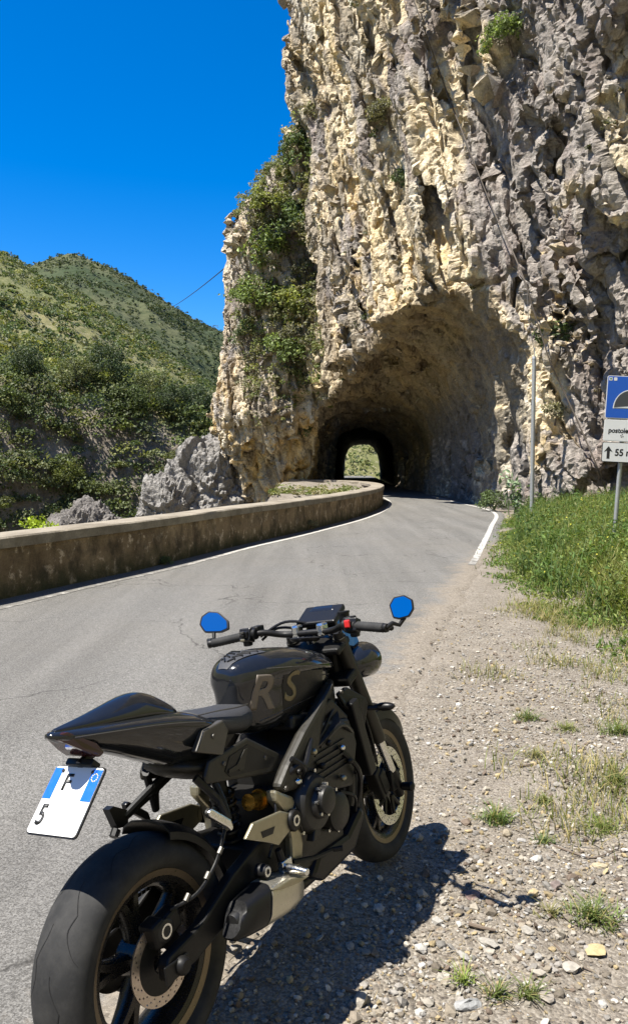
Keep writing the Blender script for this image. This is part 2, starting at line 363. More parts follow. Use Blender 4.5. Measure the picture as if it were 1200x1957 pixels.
def sweep_wall(prof, jit, seed):
    T = np.gradient(WP, axis=0); T /= np.linalg.norm(T, axis=1)[:, None]; N = np.stack([-T[:, 1], T[:, 0]], -1)   # towards the gorge
    n = len(WP); k = len(prof); V = np.zeros((n, k, 3))
    for q, (o, z) in enumerate(prof):
        Pn = np.stack([WP[:, 0] * 1.1 + seed, WP[:, 1] * 1.1 + q * 3.7, WP[:, 0] * 0 + z], -1)
        oo = o + jit * noise(Pn) + jit * .5 * noise(Pn * 3.3); V[:, q, 0] = WP[:, 0] + N[:, 0] * oo; V[:, q, 1] = WP[:, 1] + N[:, 1] * oo
        V[:, q, 2] = z + jit * .8 * noise(Pn * .8 + 40)
    F = [];
    for i_ in range(n - 1):
        for q in range(k): F.append((i_ * k + q, i_ * k + (q + 1) % k, (i_ + 1) * k + (q + 1) % k, (i_ + 1) * k + q))
    return V.reshape(-1, 3), F
pw = empty('parapet_wall', 'long low plastered stone parapet wall along the gorge side of the road', 'wall')
V, F = sweep_wall([(0, -.4), (0, .1), (0, .25), (0, .4), (0, .52), (.0, .625), (.45, .625), (.45, .2), (.45, -1.2)], .022, 0.)
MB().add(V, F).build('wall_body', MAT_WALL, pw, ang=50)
V, F = sweep_wall([(-.035, .628), (-.04, .745), (-.02, .765), (.47, .768), (.49, .745), (.485, .628)], .010, 31.)
MB().add(V, F).build('coping', MAT_COPING, pw, ang=35)

# ------------------------------------------------------------------ the cliff with the road gallery cut through it
def poly_sdf(poly, X, Y):
    poly = np.asarray(poly, float); d = np.full(X.shape, 1e9); s = np.zeros(X.shape, bool)
    for i in range(len(poly)):
        a = poly[i]; b = poly[(i + 1) % len(poly)]; e = b - a; wx = X - a[0]; wy = Y - a[1]
        t = np.clip((wx * e[0] + wy * e[1]) / (e @ e), 0, 1); d = np.minimum(d, (wx - e[0] * t) ** 2 + (wy - e[1] * t) ** 2)
        c = ((a[1] > Y) != (b[1] > Y)) & (X < (b[0] - a[0]) * (Y - a[1]) / (b[1] - a[1] + 1e-12) + a[0]); s ^= c
    d = np.sqrt(d); return np.where(s, -d, d)
def smin(a, b, k):
    h = np.clip(.5 + .5 * (b - a) / k, 0, 1); return b + (a - b) * h - k * h * (1 - h)
def smax(a, b, k): return -smin(-a, -b, k)
H = .183
gx = np.arange(-6.6, 13.2, H, dtype=np.float32); gy = np.arange(14.6, 59.2, H, dtype=np.float32); gz = np.arange(-4.5, 28.6, H, dtype=np.float32)
X2, Y2 = np.meshgrid(gx, gy, indexing='ij')
MAIN = [(60,-6),(22,10),(13,15.5),(9.6,18.6),(7.9,21.2),(7.0,23.6),(6.75,25.6),(4.9,30),(2.9,36),(.35,43.2),(.9,47),(3,120),(60,120)]
PILL = [(-4.1,46.4),(-3.75,44.9),(-2.3,44.0),(-.6,43.9),(.6,44.8),(1.1,47),(1.4,60),(-2.9,60),(-4.3,52)]
dm = poly_sdf(MAIN, X2, Y2).astype(np.float32); dp = poly_sdf(PILL, X2, Y2).astype(np.float32)
ztop = np.interp(X2, [-4.4, -3.6, -2.2, -.8, .6, 2], [14.6, 15.6, 17.2, 18.8, 21.2, 24.5]).astype(np.float32) + .25 * (Y2 - 45)
XR_G = np.interp(Y2, [10, 25.5, 55, 80], [7.3, 7.1, 6.3, 6.2]).astype(np.float32); ZC_Y = np.interp(Y2, [10, 27, 30.5, 34, 38.5, 43, 50, 55, 80], [8.2, 7.9, 7.8, 7.2, 6.4, 5.6, 4.9, 4.55, 4.5]).astype(np.float32)
XC_G = np.interp(Y2, [20, 30, 43, 55], [4.5, 4.1, 3.6, 3.4]).astype(np.float32); XL_G = np.interp(Y2, [10, 40, 44, 50, 55.0], [-30, -20, -.6, .5, .9]).astype(np.float32)
Fg = np.empty((len(gx), len(gy), len(gz)), np.float32)
for k_, z in enumerate(gz):
    z = float(z)
    lean = .055 * max(z, 0) - (.25 if z < 0 else 0)
    a = dm - lean * np.interp(Y2, [18, 26, 45], [.35, 1.0, .7]) + .55 * math.exp(-((z - 3) / 3.5) ** 2) * np.interp(X2, [6, 8], [0, 1])
    b = dp - np.interp(z, [-9, 1, 4.5, 8, 16], [-1.1, -.5, .45, .1, -.1]); b = smax(b, z - ztop, 1.2)
    s_ = smin(a, b, .9)
    ceil_ = z - (ZC_Y - np.where(X2 > XC_G, .45 * np.interp(Y2, [30, 42], [1, .4]), .10) * (X2 - XC_G) ** 2)
    car = smax(smax(X2 - XR_G - .05 * max(z, 0), ceil_, 1.3), XL_G - X2 + .12 * z, 1.0)
    car = np.maximum(car, Y2 - 55.6)
    bore = smax(np.abs(X2 - (3.35 + .057 * (Y2 - 55))) - 2.45, z - 4.45 + .16 * (X2 - (3.35 + .057 * (Y2 - 55))) ** 2, 1.2)
    car = np.minimum(car, bore)
    Fg[:, :, k_] = np.maximum(s_, -car)
# rock relief: beds and flutes that run down the face, leaning towards the road
AX = np.array([.13, -.34, -.93]); AX /= np.linalg.norm(AX); BX = np.cross(AX, [-.93, -.36, 0]); BX /= np.linalg.norm(BX); CX = np.cross(AX, BX)
def rockspace(P, along=.28): return np.stack([P @ AX * along, P @ BX, P @ CX], -1)
def relief(P):
    wv = np.stack([noise(P * .30), noise(P * .30 + 7), noise(P * .30 + 13)], -1)
    Q = rockspace(P, .30) + .40 * wv; S = rockspace(P, .13) + .55 * wv
    ribs = ridged(S * .52 + 2, 2); flute = ridged(S * 1.3 + 6, 2); wj = Q + .18 * np.stack([noise(P * 1.3), noise(P * 1.3 + 5), noise(P * 1.3 + 9)], -1)
    rg = smooth(5.0, 7.6, P[:, 0] + .8 * wv[:, 0]); w2 = np.stack([noise(P * .75 + 2), noise(P * .75 + 27), noise(P * .75 + 33)], -1); sl = rockspace(P, .17) + .75 * wv + .22 * w2; iso = P * np.array([1, 1, .7]) + .5 * wv + .25 * w2
    return .75 * noise(P * .15 + 3) + .25 * noise(Q * .42) + (.75 - .4 * rg) * (ribs - .55) + (.34 - .2 * rg) * (flute - .45) + (.80 - .5 * rg) * facet(sl * .40, 1, .9, .6) + (.30 - .15 * rg) * facet(sl * .95, 6, .8, .5) + rg * (.75 * facet(iso * .34, 8, 1.0, .45) + .28 * facet(iso * .9, 9))
band = np.abs(Fg) < 1.4; I3 = np.argwhere(band); P = np.stack([gx[I3[:, 0]], gy[I3[:, 1]], gz[I3[:, 2]]], -1)
amp = np.ones(len(P), np.float32)
gal = (P[:, 2] < np.interp(P[:, 1], [20, 27, 34, 43, 55], [7.6, 7.6, 7.0, 5.2, 4.4])) & (P[:, 1] > 24.5) & (P[:, 0] > -1)
amp[gal] = .42; amp[P[:, 1] > 55] = .2
Fg[band] -= np.clip(relief(P), -1.38, 1.38) * amp
del band, I3
def surface_nets(Fg, gx, gy, gz, h):
    s = Fg < 0; nx, ny, nz = s.shape
    cnt = np.zeros((nx - 1, ny - 1, nz - 1), np.uint8)
    for a in (0, 1):
        for b in (0, 1):
            for c in (0, 1): cnt += s[a:nx - 1 + a, b:ny - 1 + b, c:nz - 1 + c]
    act = (cnt > 0) & (cnt < 8); idx = np.full(act.shape, -1, np.int32); A = np.argwhere(act); idx[act] = np.arange(len(A))
    pos = np.zeros((len(A), 3), np.float32); w = np.zeros(len(A), np.float32); cor = [(a, b, c) for a in (0, 1) for b in (0, 1) for c in (0, 1)]
    for p in cor:
        for ax in range(3):
            if p[ax]: continue
            q = list(p); q[ax] = 1
            fa = Fg[A[:, 0] + p[0], A[:, 1] + p[1], A[:, 2] + p[2]]; fb = Fg[A[:, 0] + q[0], A[:, 1] + q[1], A[:, 2] + q[2]]
            cr = (fa < 0) != (fb < 0); t = np.where(cr, fa / np.where(cr, fa - fb, 1), 0); pt = np.tile(np.array(p, np.float32), (len(A), 1)); pt[:, ax] = t
            pos += pt * cr[:, None]; w += cr
    V = np.array([gx[0], gy[0], gz[0]], np.float32) + (A + pos / w[:, None]) * h; Q = []
    for ax in range(3):
        sl0 = [slice(None)] * 3; sl1 = [slice(None)] * 3; sl0[ax] = slice(0, -1); sl1[ax] = slice(1, None)
        e = s[tuple(sl0)] != s[tuple(sl1)]; E_ = np.argwhere(e); u, v_ = [(1, 2), (2, 0), (0, 1)][ax]
        lim = act.shape; ok = (E_[:, u] > 0) & (E_[:, v_] > 0) & (E_[:, u] < lim[u]) & (E_[:, v_] < lim[v_]) & (E_[:, ax] < lim[ax]); E_ = E_[ok]
        def cell(du, dv):
            c = E_.copy(); c[:, u] -= du; c[:, v_] -= dv; return idx[c[:, 0], c[:, 1], c[:, 2]]
        q = np.stack([cell(1, 1), cell(0, 1), cell(0, 0), cell(1, 0)], -1)
        flip = ~s[E_[:, 0], E_[:, 1], E_[:, 2]]; q[flip] = q[flip][:, ::-1]; Q.append(q)
    return V, np.concatenate(Q)
V, Q = surface_nets(Fg, gx, gy, gz, H); del Fg
def subdiv(V, Q):
    E_ = np.sort(np.concatenate([Q[:, [0, 1]], Q[:, [1, 2]], Q[:, [2, 3]], Q[:, [3, 0]]]), 1); key = E_[:, 0].astype(np.int64) * len(V) + E_[:, 1]
    uk, inv = np.unique(key, return_inverse=True); em = (V[uk // len(V)] + V[uk % len(V)]) / 2; n = len(Q); fc = V[Q].mean(1)
    e = (inv + len(V)).reshape(4, n); c = np.arange(n) + len(V) + len(em); VV = np.concatenate([V, em, fc])
    return VV, np.concatenate([np.stack([Q[:, 0], e[0], c, e[3]], -1), np.stack([e[0], Q[:, 1], e[1], c], -1), np.stack([c, e[1], Q[:, 2], e[2]], -1), np.stack([e[3], c, e[2], Q[:, 3]], -1)])
def vnormals(V, Q):
    n = np.cross(V[Q[:, 2]] - V[Q[:, 0]], V[Q[:, 3]] - V[Q[:, 1]]); N = np.zeros_like(V)
    for k in range(4): 
        for c in range(3): N[:, c] += np.bincount(Q[:, k], n[:, c], len(V))
    return N / np.maximum(1e-9, np.linalg.norm(N, axis=1))[:, None]
qc = V[Q].mean(1); qn = np.cross(V[Q[:, 2]] - V[Q[:, 0]], V[Q[:, 3]] - V[Q[:, 1]]); tc = np.array([0, 0, CAM_H]) - qc
fac = (qn * tc).sum(1) / np.maximum(1e-9, np.linalg.norm(qn, axis=1) * np.linalg.norm(tc, axis=1))
Q = Q[(fac > -.45) | ((qc[:, 1] < 47) & (qc[:, 0] < 10.5))]; used = np.unique(Q); rm = np.full(len(V), -1, np.int64); rm[used] = np.arange(len(used)); V = V[used]; Q = rm[Q]     # faces turned away from the road are not needed
V, Q = subdiv(V, Q); N = vnormals(V, Q).astype(np.float32)
# drop what no one can see: the far side, deep below the road
Qs = rockspace(V, .4)
soft = np.where((V[:, 1] > 27) & (V[:, 2] < 7.5) & (V[:, 0] > 0) & (N[:, 2] < .3), .75, 1.0)
Vw = rockspace(V, .22) + .22 * np.stack([noise(V * 1.5), noise(V * 1.5 + 5), noise(V * 1.5 + 9)], -1); Vi = rockspace(V, .45) + .10 * np.stack([noise(V * 2.5), noise(V * 2.5 + 5), noise(V * 2.5 + 9)], -1)
rgt = smooth(5.0, 8.0, V[:, 0])
Vc = rockspace(V, .055) + .28 * np.stack([noise(V * .5 + 4), noise(V * .5 + 15), noise(V * .5 + 19)], -1)
c1 = noise(Vc * .8 + 51); c2 = noise(Vc * 1.9 + 57); c3 = noise(Vi * np.array([1.6, .35, .35]) + 63)      # long cracks and a few bedding ledges
crack = np.exp(-(c1 / .055) ** 2) * .42 + np.exp(-(c2 / .06) ** 2) * .14 + np.exp(-(c3 / .05) ** 2) * .13
gmask = ((V[:, 1] > 26) & (V[:, 2] < 7.4) & (V[:, 0] > 1) & (N[:, 2] < .4)).astype(np.float32); gr_ = ridged(np.stack([V[:, 1] * .55, V[:, 2] * .06 + V[:, 0] * .1, V[:, 1] * 0], -1), 3)
fine = -crack * (1 - .7 * gmask) + gmask * .24 * (gr_ - .5) + (.17 - .06 * rgt) * facet(Vw * 1.3, 2, .8, .5) + .052 * facet(Vw * 3.2, 3) + .026 * facet(Vi * 4.2, 4) + .05 * (ridged(rockspace(V, .12) * 3.4, 2) - .3) + rgt * (.13 * fbm(V * 1.4 + 9, 3) + .05 * ridged(V * 4.2, 2))
V = V + N * (fine * soft)[:, None]
N = vnormals(V, Q).astype(np.float32)
CLIFF_V, CLIFF_N = V, N
# natural colour of the stone: fresh ochre and cream where slabs have fallen off, grey weathered skin elsewhere
f1 = fbm(rockspace(V, .22) * .50 + 31, 4); f2 = fbm(V * .20 + 77, 3); f3 = fbm(rockspace(V, .30) * 1.5 + 5, 3); f4 = noise(V * 2.7 + 11); f5 = fbm(rockspace(V, .15) * 1.0 + 60, 3)
grey = smooth(-.06, .30, f2 * .55 + f1 * .45 + f5 * .30 + .50 * smooth(4.4, 7.2, V[:, 0] + .10 * (V[:, 2] - 8) + 1.2 * f2) + .22 * N[:, 2] - .10 * smooth(9, 4, V[:, 2]) - .16 * smooth(6.5, 3.5, V[:, 0]))
grey = np.clip(grey + .45 * smooth(.8, -2.5, V[:, 0]) * smooth(1, 7, V[:, 2]), 0, 1)
och = smooth(-.05, .6, f1 * .5 + f3 * .5 - .20 * N[:, 2] + .25 * smooth(12, 6, V[:, 2]) - .1)
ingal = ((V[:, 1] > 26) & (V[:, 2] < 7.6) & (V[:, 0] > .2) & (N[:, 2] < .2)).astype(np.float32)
cream = np.array([.68, .57, .39]); ochre = np.array([.66, .47, .20]); greyc = np.array([.335, .305, .28]); mauve = np.array([.215, .185, .178])
C = cream * (1 - och)[:, None] + ochre * och[:, None]
g2 = greyc * (1 - smooth(-.2, .5, f3))[:, None] + mauve * smooth(-.2, .5, f3)[:, None]
C = C * (1 - grey * .92)[:, None] + g2 * (grey * .92)[:, None]
brown = np.array([.21, .165, .112])[None] * smooth(3.2, 5.6, V[:, 2])[:, None] + np.array([.135, .129, .119])[None] * smooth(5.6, 3.2, V[:, 2])[:, None]   # low walls darkened in colour to deepen their shade
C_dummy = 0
C = C * (1 - .75 * ingal)[:, None] + brown * (.75 * ingal)[:, None]      # freshly blasted brown stone in the gallery, shade painted low on the walls
stk = smooth(.02, .38, fbm(rockspace(V, .05) * .9 + .25 * np.stack([noise(V * .4 + 4), noise(V * .4 + 15), noise(V * .4 + 19)], -1) + 90, 4)); stk = stk * (1 - .6 * ingal)
C = C * (1 - .62 * stk)[:, None] + np.array([.155, .138, .125]) * (.62 * stk)[:, None]         # dark water streaks down the face
wht = smooth(.25, .55, fbm(rockspace(V, .16) * .8 + 120, 3)) * (1 - ingal) * (1 - grey * .7); C = C * (1 - .6 * wht)[:, None] + np.array([.76, .70, .58]) * (.6 * wht)[:, None]
C *= (1 + .25 * f4 + .2 * f3)[:, None]; C = np.clip(C, .03, .75)
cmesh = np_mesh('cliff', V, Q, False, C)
m = NT('limestone'); v = m.coord(); n1 = m.noise(v, 3.1, 8, .7); n2 = m.noise(v, 14, 6, .72); vo = m.voro(v, 5.5); vo2 = m.voro(v, 17)
c = m.attr('tint'); c = m.mix(1.0, c, m.ramp(n1, [(.25, .62), (.5, 1.0), (.75, 1.32)]), 'MULTIPLY'); c = m.mix(1.0, c, m.ramp(n2, [(.25, .55), (.75, 1.4)]), 'MULTIPLY')
m.col(c); m.set(Roughness=.95); m.p.inputs['Specular IOR Level'].default_value = .15
hgt = m.math('ADD', m.math('MULTIPLY', n1, 1.4), m.math('ADD', m.math('MULTIPLY', n2, .8), m.math('MULTIPLY', vo, -.55))); m.bump(hgt, .85, .11); MAT_ROCK = m.m
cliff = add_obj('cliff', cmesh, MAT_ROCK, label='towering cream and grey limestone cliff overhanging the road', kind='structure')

# ---- the bore of the tunnel behind the gallery
ys_ = np.linspace(57.5, 92, 90); rings = []
for y in ys_:
    xc = 3.35 + .057 * (y - 55); w = np.interp(y, [57, 92], [2.55, 2.0]); top = np.interp(y, [57, 92], [4.5, 3.75]); ring = []
    for a in np.linspace(-.06, math.pi + .06, 28):
        ca, sa = math.cos(a), math.sin(a); ring.append((xc + w * np.sign(ca) * abs(ca) ** .55, y, max(-.2, top * abs(sa) ** .75) if sa > 0 else -.2))
    rings.append(ring)
rg = np.array(rings); Pn = rg.reshape(-1, 3); dn = .16 * noise(Pn * .8) + .10 * noise(Pn * 2.1) + .04 * noise(Pn * 6)
rg = (Pn + np.stack([dn, 0 * dn, dn * .5], -1)).reshape(rg.shape)
rings = [[tuple(p) for p in r_] for r_ in rg]
m_ = MB().loft(rings, cap=False, closed=False)
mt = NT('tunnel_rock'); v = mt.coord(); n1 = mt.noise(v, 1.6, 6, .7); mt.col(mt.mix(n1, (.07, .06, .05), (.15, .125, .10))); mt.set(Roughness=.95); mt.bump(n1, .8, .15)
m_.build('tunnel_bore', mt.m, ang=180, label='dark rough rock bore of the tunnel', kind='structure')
# ground and road shoulder inside the bore
# ------------------------------------------------------------------ gorge and hills across the valley
def px_az(p): return math.atan((p - 600) / CAM_F)
def table(px, val): 
    a = [px_az(p) for p in px]; return lambda az: np.interp(az, a, val)
AZ = np.linspace(R(-50), R(-3.2), 240)
c_top = table([-900, 0, 100, 200, 300, 400, 700], [11, 8.6, 7.6, 7.8, 5.8, 4.2, 3])
r_y = table([-900, -200, 0, 75, 160, 250, 330, 400, 430, 700], [385, 488, 528, 560, 592, 648, 702, 748, 770, 845])
def terrain_polar(radii, zf, az=AZ):
    A, Rr = np.meshgrid(az, radii); X = np.sin(A) * Rr; Y = np.cos(A) * Rr; Z = zf(A, Rr, X, Y); V = np.stack([X, Y, Z], -1).reshape(-1, 3); nx = len(az)
    j, i = np.meshgrid(np.arange(len(radii) - 1), np.arange(nx - 1), indexing='ij'); a = (j * nx + i).ravel()
    return V, np.stack([a, a + 1, a + nx + 1, a + nx], -1)
def near_hill(A, Rr, X, Y):
    P = np.stack([X.ravel(), Y.ravel(), 0 * X.ravel()], -1)
    wob = (4.0 * noise(P * .035) + 2.0 * noise(P * .11)).reshape(X.shape)
    r = Rr + wob * .9; ct = c_top(A) + .35 * wob; rid = CAM_H + (885.5 - r_y(A)) / CAM_F * 235
    z = np.where(r < 58, -26 + 6 * smooth(40, 58, r), 0.0)
    face = smooth(58, 72, r) ** .8; z = np.where((r >= 58) & (r < 72), -20 + (ct + 20) * face, z)
    t = np.clip((r - 72) / (235 - 72), 0, 1); sl = ct + (rid - ct) * (.55 * t + .45 * smooth(0, 1, t)); z = np.where(r >= 72, sl, z)
    z = np.where(r > 235, rid - (r - 235) * .45, z)
    n = (1.6 * noise(P * .06 + 9) + .8 * noise(P * .17) + .45 * ridged(P * .4, 2)).reshape(X.shape)
    return z + n * smooth(40, 70, Rr)
m = NT('hill_ground'); v = m.coord(); n1 = m.noise(v, .045, 6, .65); n2 = m.noise(v, .35, 6, .7); n3 = m.noise(v, 1.6, 5, .7)
g = m.n('ShaderNodeNewGeometry'); sp = m.n('ShaderNodeSeparateXYZ'); m.l(g.outputs['True Normal'], sp.inputs[0])
grass = m.mix(m.ramp(n1, [(.38, 0), (.62, 1)]), (.105, .12, .045), (.185, .17, .08)); grass = m.mix(m.ramp(n2, [(.5, 0), (.62, .8)]), grass, (.075, .09, .03)); grass = m.mix(m.ramp(n3, [(.55, 0), (.66, .8)]), grass, (.30, .265, .19))
rock = m.mix(m.ramp(n2, [(.35, 0), (.65, 1)]), (.14, .12, .10), (.34, .30, .25)); rock = m.mix(1.0, rock, m.ramp(n3, [(.3, .7), (.7, 1.2)]), 'MULTIPLY')
m.col(m.mix(m.ramp(sp.outputs[2], [(.45, 0), (.62, 1)]), rock, grass)); m.set(Roughness=1.0); m.p.inputs['Specular IOR Level'].default_value = .1; m.bump(m.mix(.5, n2, n3), .8, .6); MAT_HILL = m.m
NV, NF = terrain_polar(np.concatenate([np.linspace(42, 57, 8), np.linspace(58, 74, 34), np.linspace(75, 130, 45), np.linspace(133, 300, 50)]), near_hill)
add_obj('gorge_hillside', np_mesh('gorge_hillside', NV, NF, True), MAT_HILL, label='scrubby hillside with a steep rocky foot across the gorge', kind='structure')
p_y = table([-900, -100, 0, 80, 115, 150, 185, 215, 250, 300, 350, 400, 430, 700], [668, 592, 562, 530, 517, 511, 521, 527, 547, 577, 606, 632, 641, 715])
def far_hill(A, Rr, X, Y):
    P = np.stack([X.ravel(), Y.ravel(), 0 * X.ravel()], -1); rid = CAM_H + (885.5 - p_y(A)) / CAM_F * 1000
    t = np.clip((Rr - 320) / 680, 0, 1); z = -15 + (rid + 15) * (.75 * t + .25 * t * t); z = np.where(Rr > 1000, rid - (Rr - 1000) * .5, z)
    n = (14 * ridged(P * .006, 2) + 6 * noise(P * .016) + 3 * noise(P * .05)).reshape(X.shape); return z + (n - 6) * smooth(320, 600, Rr) * (1 - .75 * np.exp(-((Rr - 1000) / 90) ** 2))
m = NT('mountain_scrub'); v = m.coord(); n1 = m.noise(v, .008, 6, .65); n2 = m.noise(v, .07, 6, .72); n3 = m.voro(v, .16)
c = m.mix(m.ramp(n1, [(.38, 0), (.64, 1)]), (.045, .060, .030), (.095, .098, .050)); c = m.mix(m.ramp(n2, [(.5, 0), (.66, .85)]), c, (.040, .055, .026)); c = m.mix(m.ramp(n3, [(0, .55), (.45, 0)]), c, (.036, .052, .024))
m.col(c); m.set(Roughness=1.0); m.p.inputs['Specular IOR Level'].default_value = .1; m.bump(m.mix(.5, n2, n3), .7, 3); MAT_FAR = m.m
FV, FF = terrain_polar(np.linspace(310, 1250, 150), far_hill)
add_obj('far_mountain', np_mesh('far_mountain', FV, FF, True), MAT_FAR, label='distant green scrub covered mountain with a rounded peak', kind='structure')
# unseen slopes added behind and beside the camera for reflections and to block low sky
def back_hill(A, Rr, X, Y):
    P = np.stack([X.ravel(), Y.ravel(), 0 * X.ravel()], -1); right = smooth(R(20), R(60), A) * smooth(R(230), R(150), A)
    z = right * (np.maximum(0, Rr - 17) * .95) + (1 - right) * (-26 + 26 * smooth(30, 75, Rr) + np.maximum(0, Rr - 75) * .42); return np.minimum(z, 75) - 1.0 + (2.2 * noise(P * .05) + 1.2 * ridged(P * .13, 2)).reshape(X.shape) * smooth(14, 30, Rr)
V, F = terrain_polar(np.concatenate([np.linspace(15, 60, 30), np.linspace(64, 260, 40)]), back_hill, np.linspace(R(52), R(318), 150))
add_obj('sky_blocking_hillside', np_mesh('sky_blocking_hillside', V, F, True), MAT_HILL, label='unseen scrubby slopes added around the road to block low sky', kind='structure')
# hillside seen through the far end of the tunnel
def exit_z(X, Y):
    P = np.stack([X.ravel(), Y.ravel(), 0 * X.ravel()], -1); return -1.2 + .62 * np.maximum(0, Y - 104) + (1.2 * noise(P * .12)).reshape(X.shape) - 6 * smooth(4, -8, X) * smooth(125, 100, Y)
V, F = grid_mesh(np.linspace(-3, 36, 50), np.linspace(93, 170, 60), exit_z); EXV = V
add_obj('tunnel_exit_hillside', np_mesh('tunnel_exit_hillside', V, F, True), MAT_HILL, label='sunlit green hillside seen through the far tunnel mouth', kind='structure')

# ------------------------------------------------------------------ foliage
def leaf_mat(name, trans=.3, rough=.6):
    m = NT(name); c = m.attr('tint'); m.col(c); m.set(Roughness=rough); m.p.inputs['Specular IOR Level'].default_value = .3
    tr = m.n('ShaderNodeBsdfTranslucent'); m.l(m.mix(1.0, c, (1.2, 1.25, .6), 'MULTIPLY'), tr.inputs[0]); mx = m.n('ShaderNodeMixShader'); mx.inputs[0].default_value = trans
    m.l(m.p.outputs[0], mx.inputs[1]); m.l(tr.outputs[0], mx.inputs[2]); m.l(mx.outputs[0], m.out.inputs['Surface']); return m.m
MAT_LEAF = leaf_mat('leaves'); MAT_GRASS = leaf_mat('grass_blades', .35)
MAT_BARK = plain('bark', (.13, .10, .075), .9, var=.35, scale=8, bump=.5)
def leaves(C, size, rng, cols, outward=None, aspect=.55, elong=1.0):
    """a small folded leaf at every point of C; cols is (N,3)"""
    n = len(C); a = rng.normal(size=(n, 3)); 
    if outward is not None: a = a * .8 + outward * .9
    a /= np.linalg.norm(a, axis=1)[:, None]; b = np.cross(a, rng.normal(size=(n, 3))); b /= np.linalg.norm(b, axis=1)[:, None]; c = np.cross(a, b)
    s = (size * rng.uniform(.6, 1.35, n))[:, None]; w = s * aspect
    base = C - b * s * .5; tip = C + b * s * .5 * elong - a * s * .12; l = C + c * w * .5 + a * s * .10; r = C - c * w * .5 + a * s * .10
    V = np.stack([base, l, tip, r], 1).reshape(-1, 3); k = np.arange(n) * 4
    return V, np.concatenate([np.stack([k, k + 1, k + 2, k + 3], -1)]), np.repeat(cols, 4, 0)
def tint(n, base, rng, var=.3, yel=.0):
    base = np.array(base); c = base * (1 + var * rng.normal(size=(n, 1))); c = np.clip(c, base * .35, base * 2.2)
    if yel: c += np.array([.09, .06, 0]) * (rng.random((n, 1)) < yel)
    return c
def crown(rng, rad, nclump, per, leaf, base, flat=1.0, var=.3, yel=0.0, clump_r=.38, low=-.55):
    """clumps of leaves through an uneven crown volume"""
    Cs = []; Os = []; Ts = []
    for i in range(nclump):
        while True:
            p = rng.uniform(-1, 1, 3); q = np.linalg.norm(p)
            if .25 < q < 1 and p[2] > low: break
        p = p / q * q ** .45 * rng.uniform(.72, 1.08); cr = clump_r * rng.uniform(.55, 1.25)
        g = rng.normal(size=(per, 3)); g /= np.linalg.norm(g, axis=1)[:, None]; rr = cr * rng.random((per, 1)) ** .4
        pts = (p + g * rr * np.array([1, 1, .8])) * rad * np.array([1, 1, flat])
        Cs.append(pts); Os.append(g * .7 + p * .5 + np.array([0, 0, .35])); Ts.append(tint(per, np.array(base) * rng.uniform(.72, 1.35), rng, var, yel))
    return leaves(np.concatenate(Cs), leaf, rng, np.concatenate(Ts), np.concatenate(Os))
def trunk_mesh(rng, h, r0, n=5, spread=.5, lean=.15):
    mb = MB(); top = np.array([rng.normal() * lean * h, rng.normal() * lean * h, h]); pts = [np.array([0, 0, -.25 * h])] + [top * t + rng.normal(size=3) * .04 * h * (0 < t < 1) for t in (0, .35, .7, 1.0)]
    mb.tube(pts, [r0 * 1.25, r0 * 1.1, r0 * .85, r0 * .6, r0 * .25], 7)
    for i in range(n):
        t = rng.uniform(.3, .85); s = top * t; d = np.array([math.cos(i * 2.4), math.sin(i * 2.4), .7]); e = s + d * h * spread * rng.uniform(.7, 1.1)
        mb.tube([s, s * .45 + e * .55 + np.array([0, 0, .04 * h]), e], [r0 * .45, r0 * .3, r0 * .1], 5)
    return mb
def place_plant(name, proto, loc, rotz, sc, label, cat, group=None, tilt=(0, 0)):
    """one plant: an empty at its foot with a trunk and a crown that share mesh data with the others of its kind"""
    cm, tm, zc = proto; e = empty(name, label, cat, tuple(loc), (tilt[0], tilt[1], rotz), group); e.scale = (sc, sc, sc) if not hasattr(sc, '__len__') else sc
    c = add_obj('crown', cm, MAT_LEAF, e); c.location = (0, 0, zc); add_obj('trunk', tm, MAT_BARK, e); return e
rng = np.random.default_rng(5)
def proto(seed, rad, nclump, per, leaf, base, h, r0, flat=1.0, var=.3, yel=0., clump_r=.38, low=-.55):
    g = np.random.default_rng(seed); V, F, c = crown(g, rad, nclump, per, leaf, base, flat, var, yel, clump_r, low); cm = np_mesh('crown', V, F, False, c)
    t = trunk_mesh(g, h, r0, spread=.45 * rad / h if h > rad else .5); me = bpy.data.meshes.new('trunk'); me.from_pydata(t.v, [], t.f); me.update(); return cm, me, h
TREES = [proto(20 + i, 1.0, 40, 80, .11, b, 1.0, .07, fl, .3, ye, .42) for i, (b, fl, ye) in enumerate([((.085, .110, .042), .9, 0), ((.135, .150, .070), .8, .02), ((.070, .095, .046), 1.0, 0), ((.155, .180, .055), .75, .03)])]
BUSH = [proto(40 + i, .5, 26, 46, .085, b, .34, .03, fl, .3, ye, .42, -.3) for i, (b, fl, ye) in enumerate([((.175, .225, .080), .8, .02), ((.240, .265, .085), .7, .04), ((.215, .205, .130), .75, 0.02), ((.115, .155, .065), .9, 0)])]
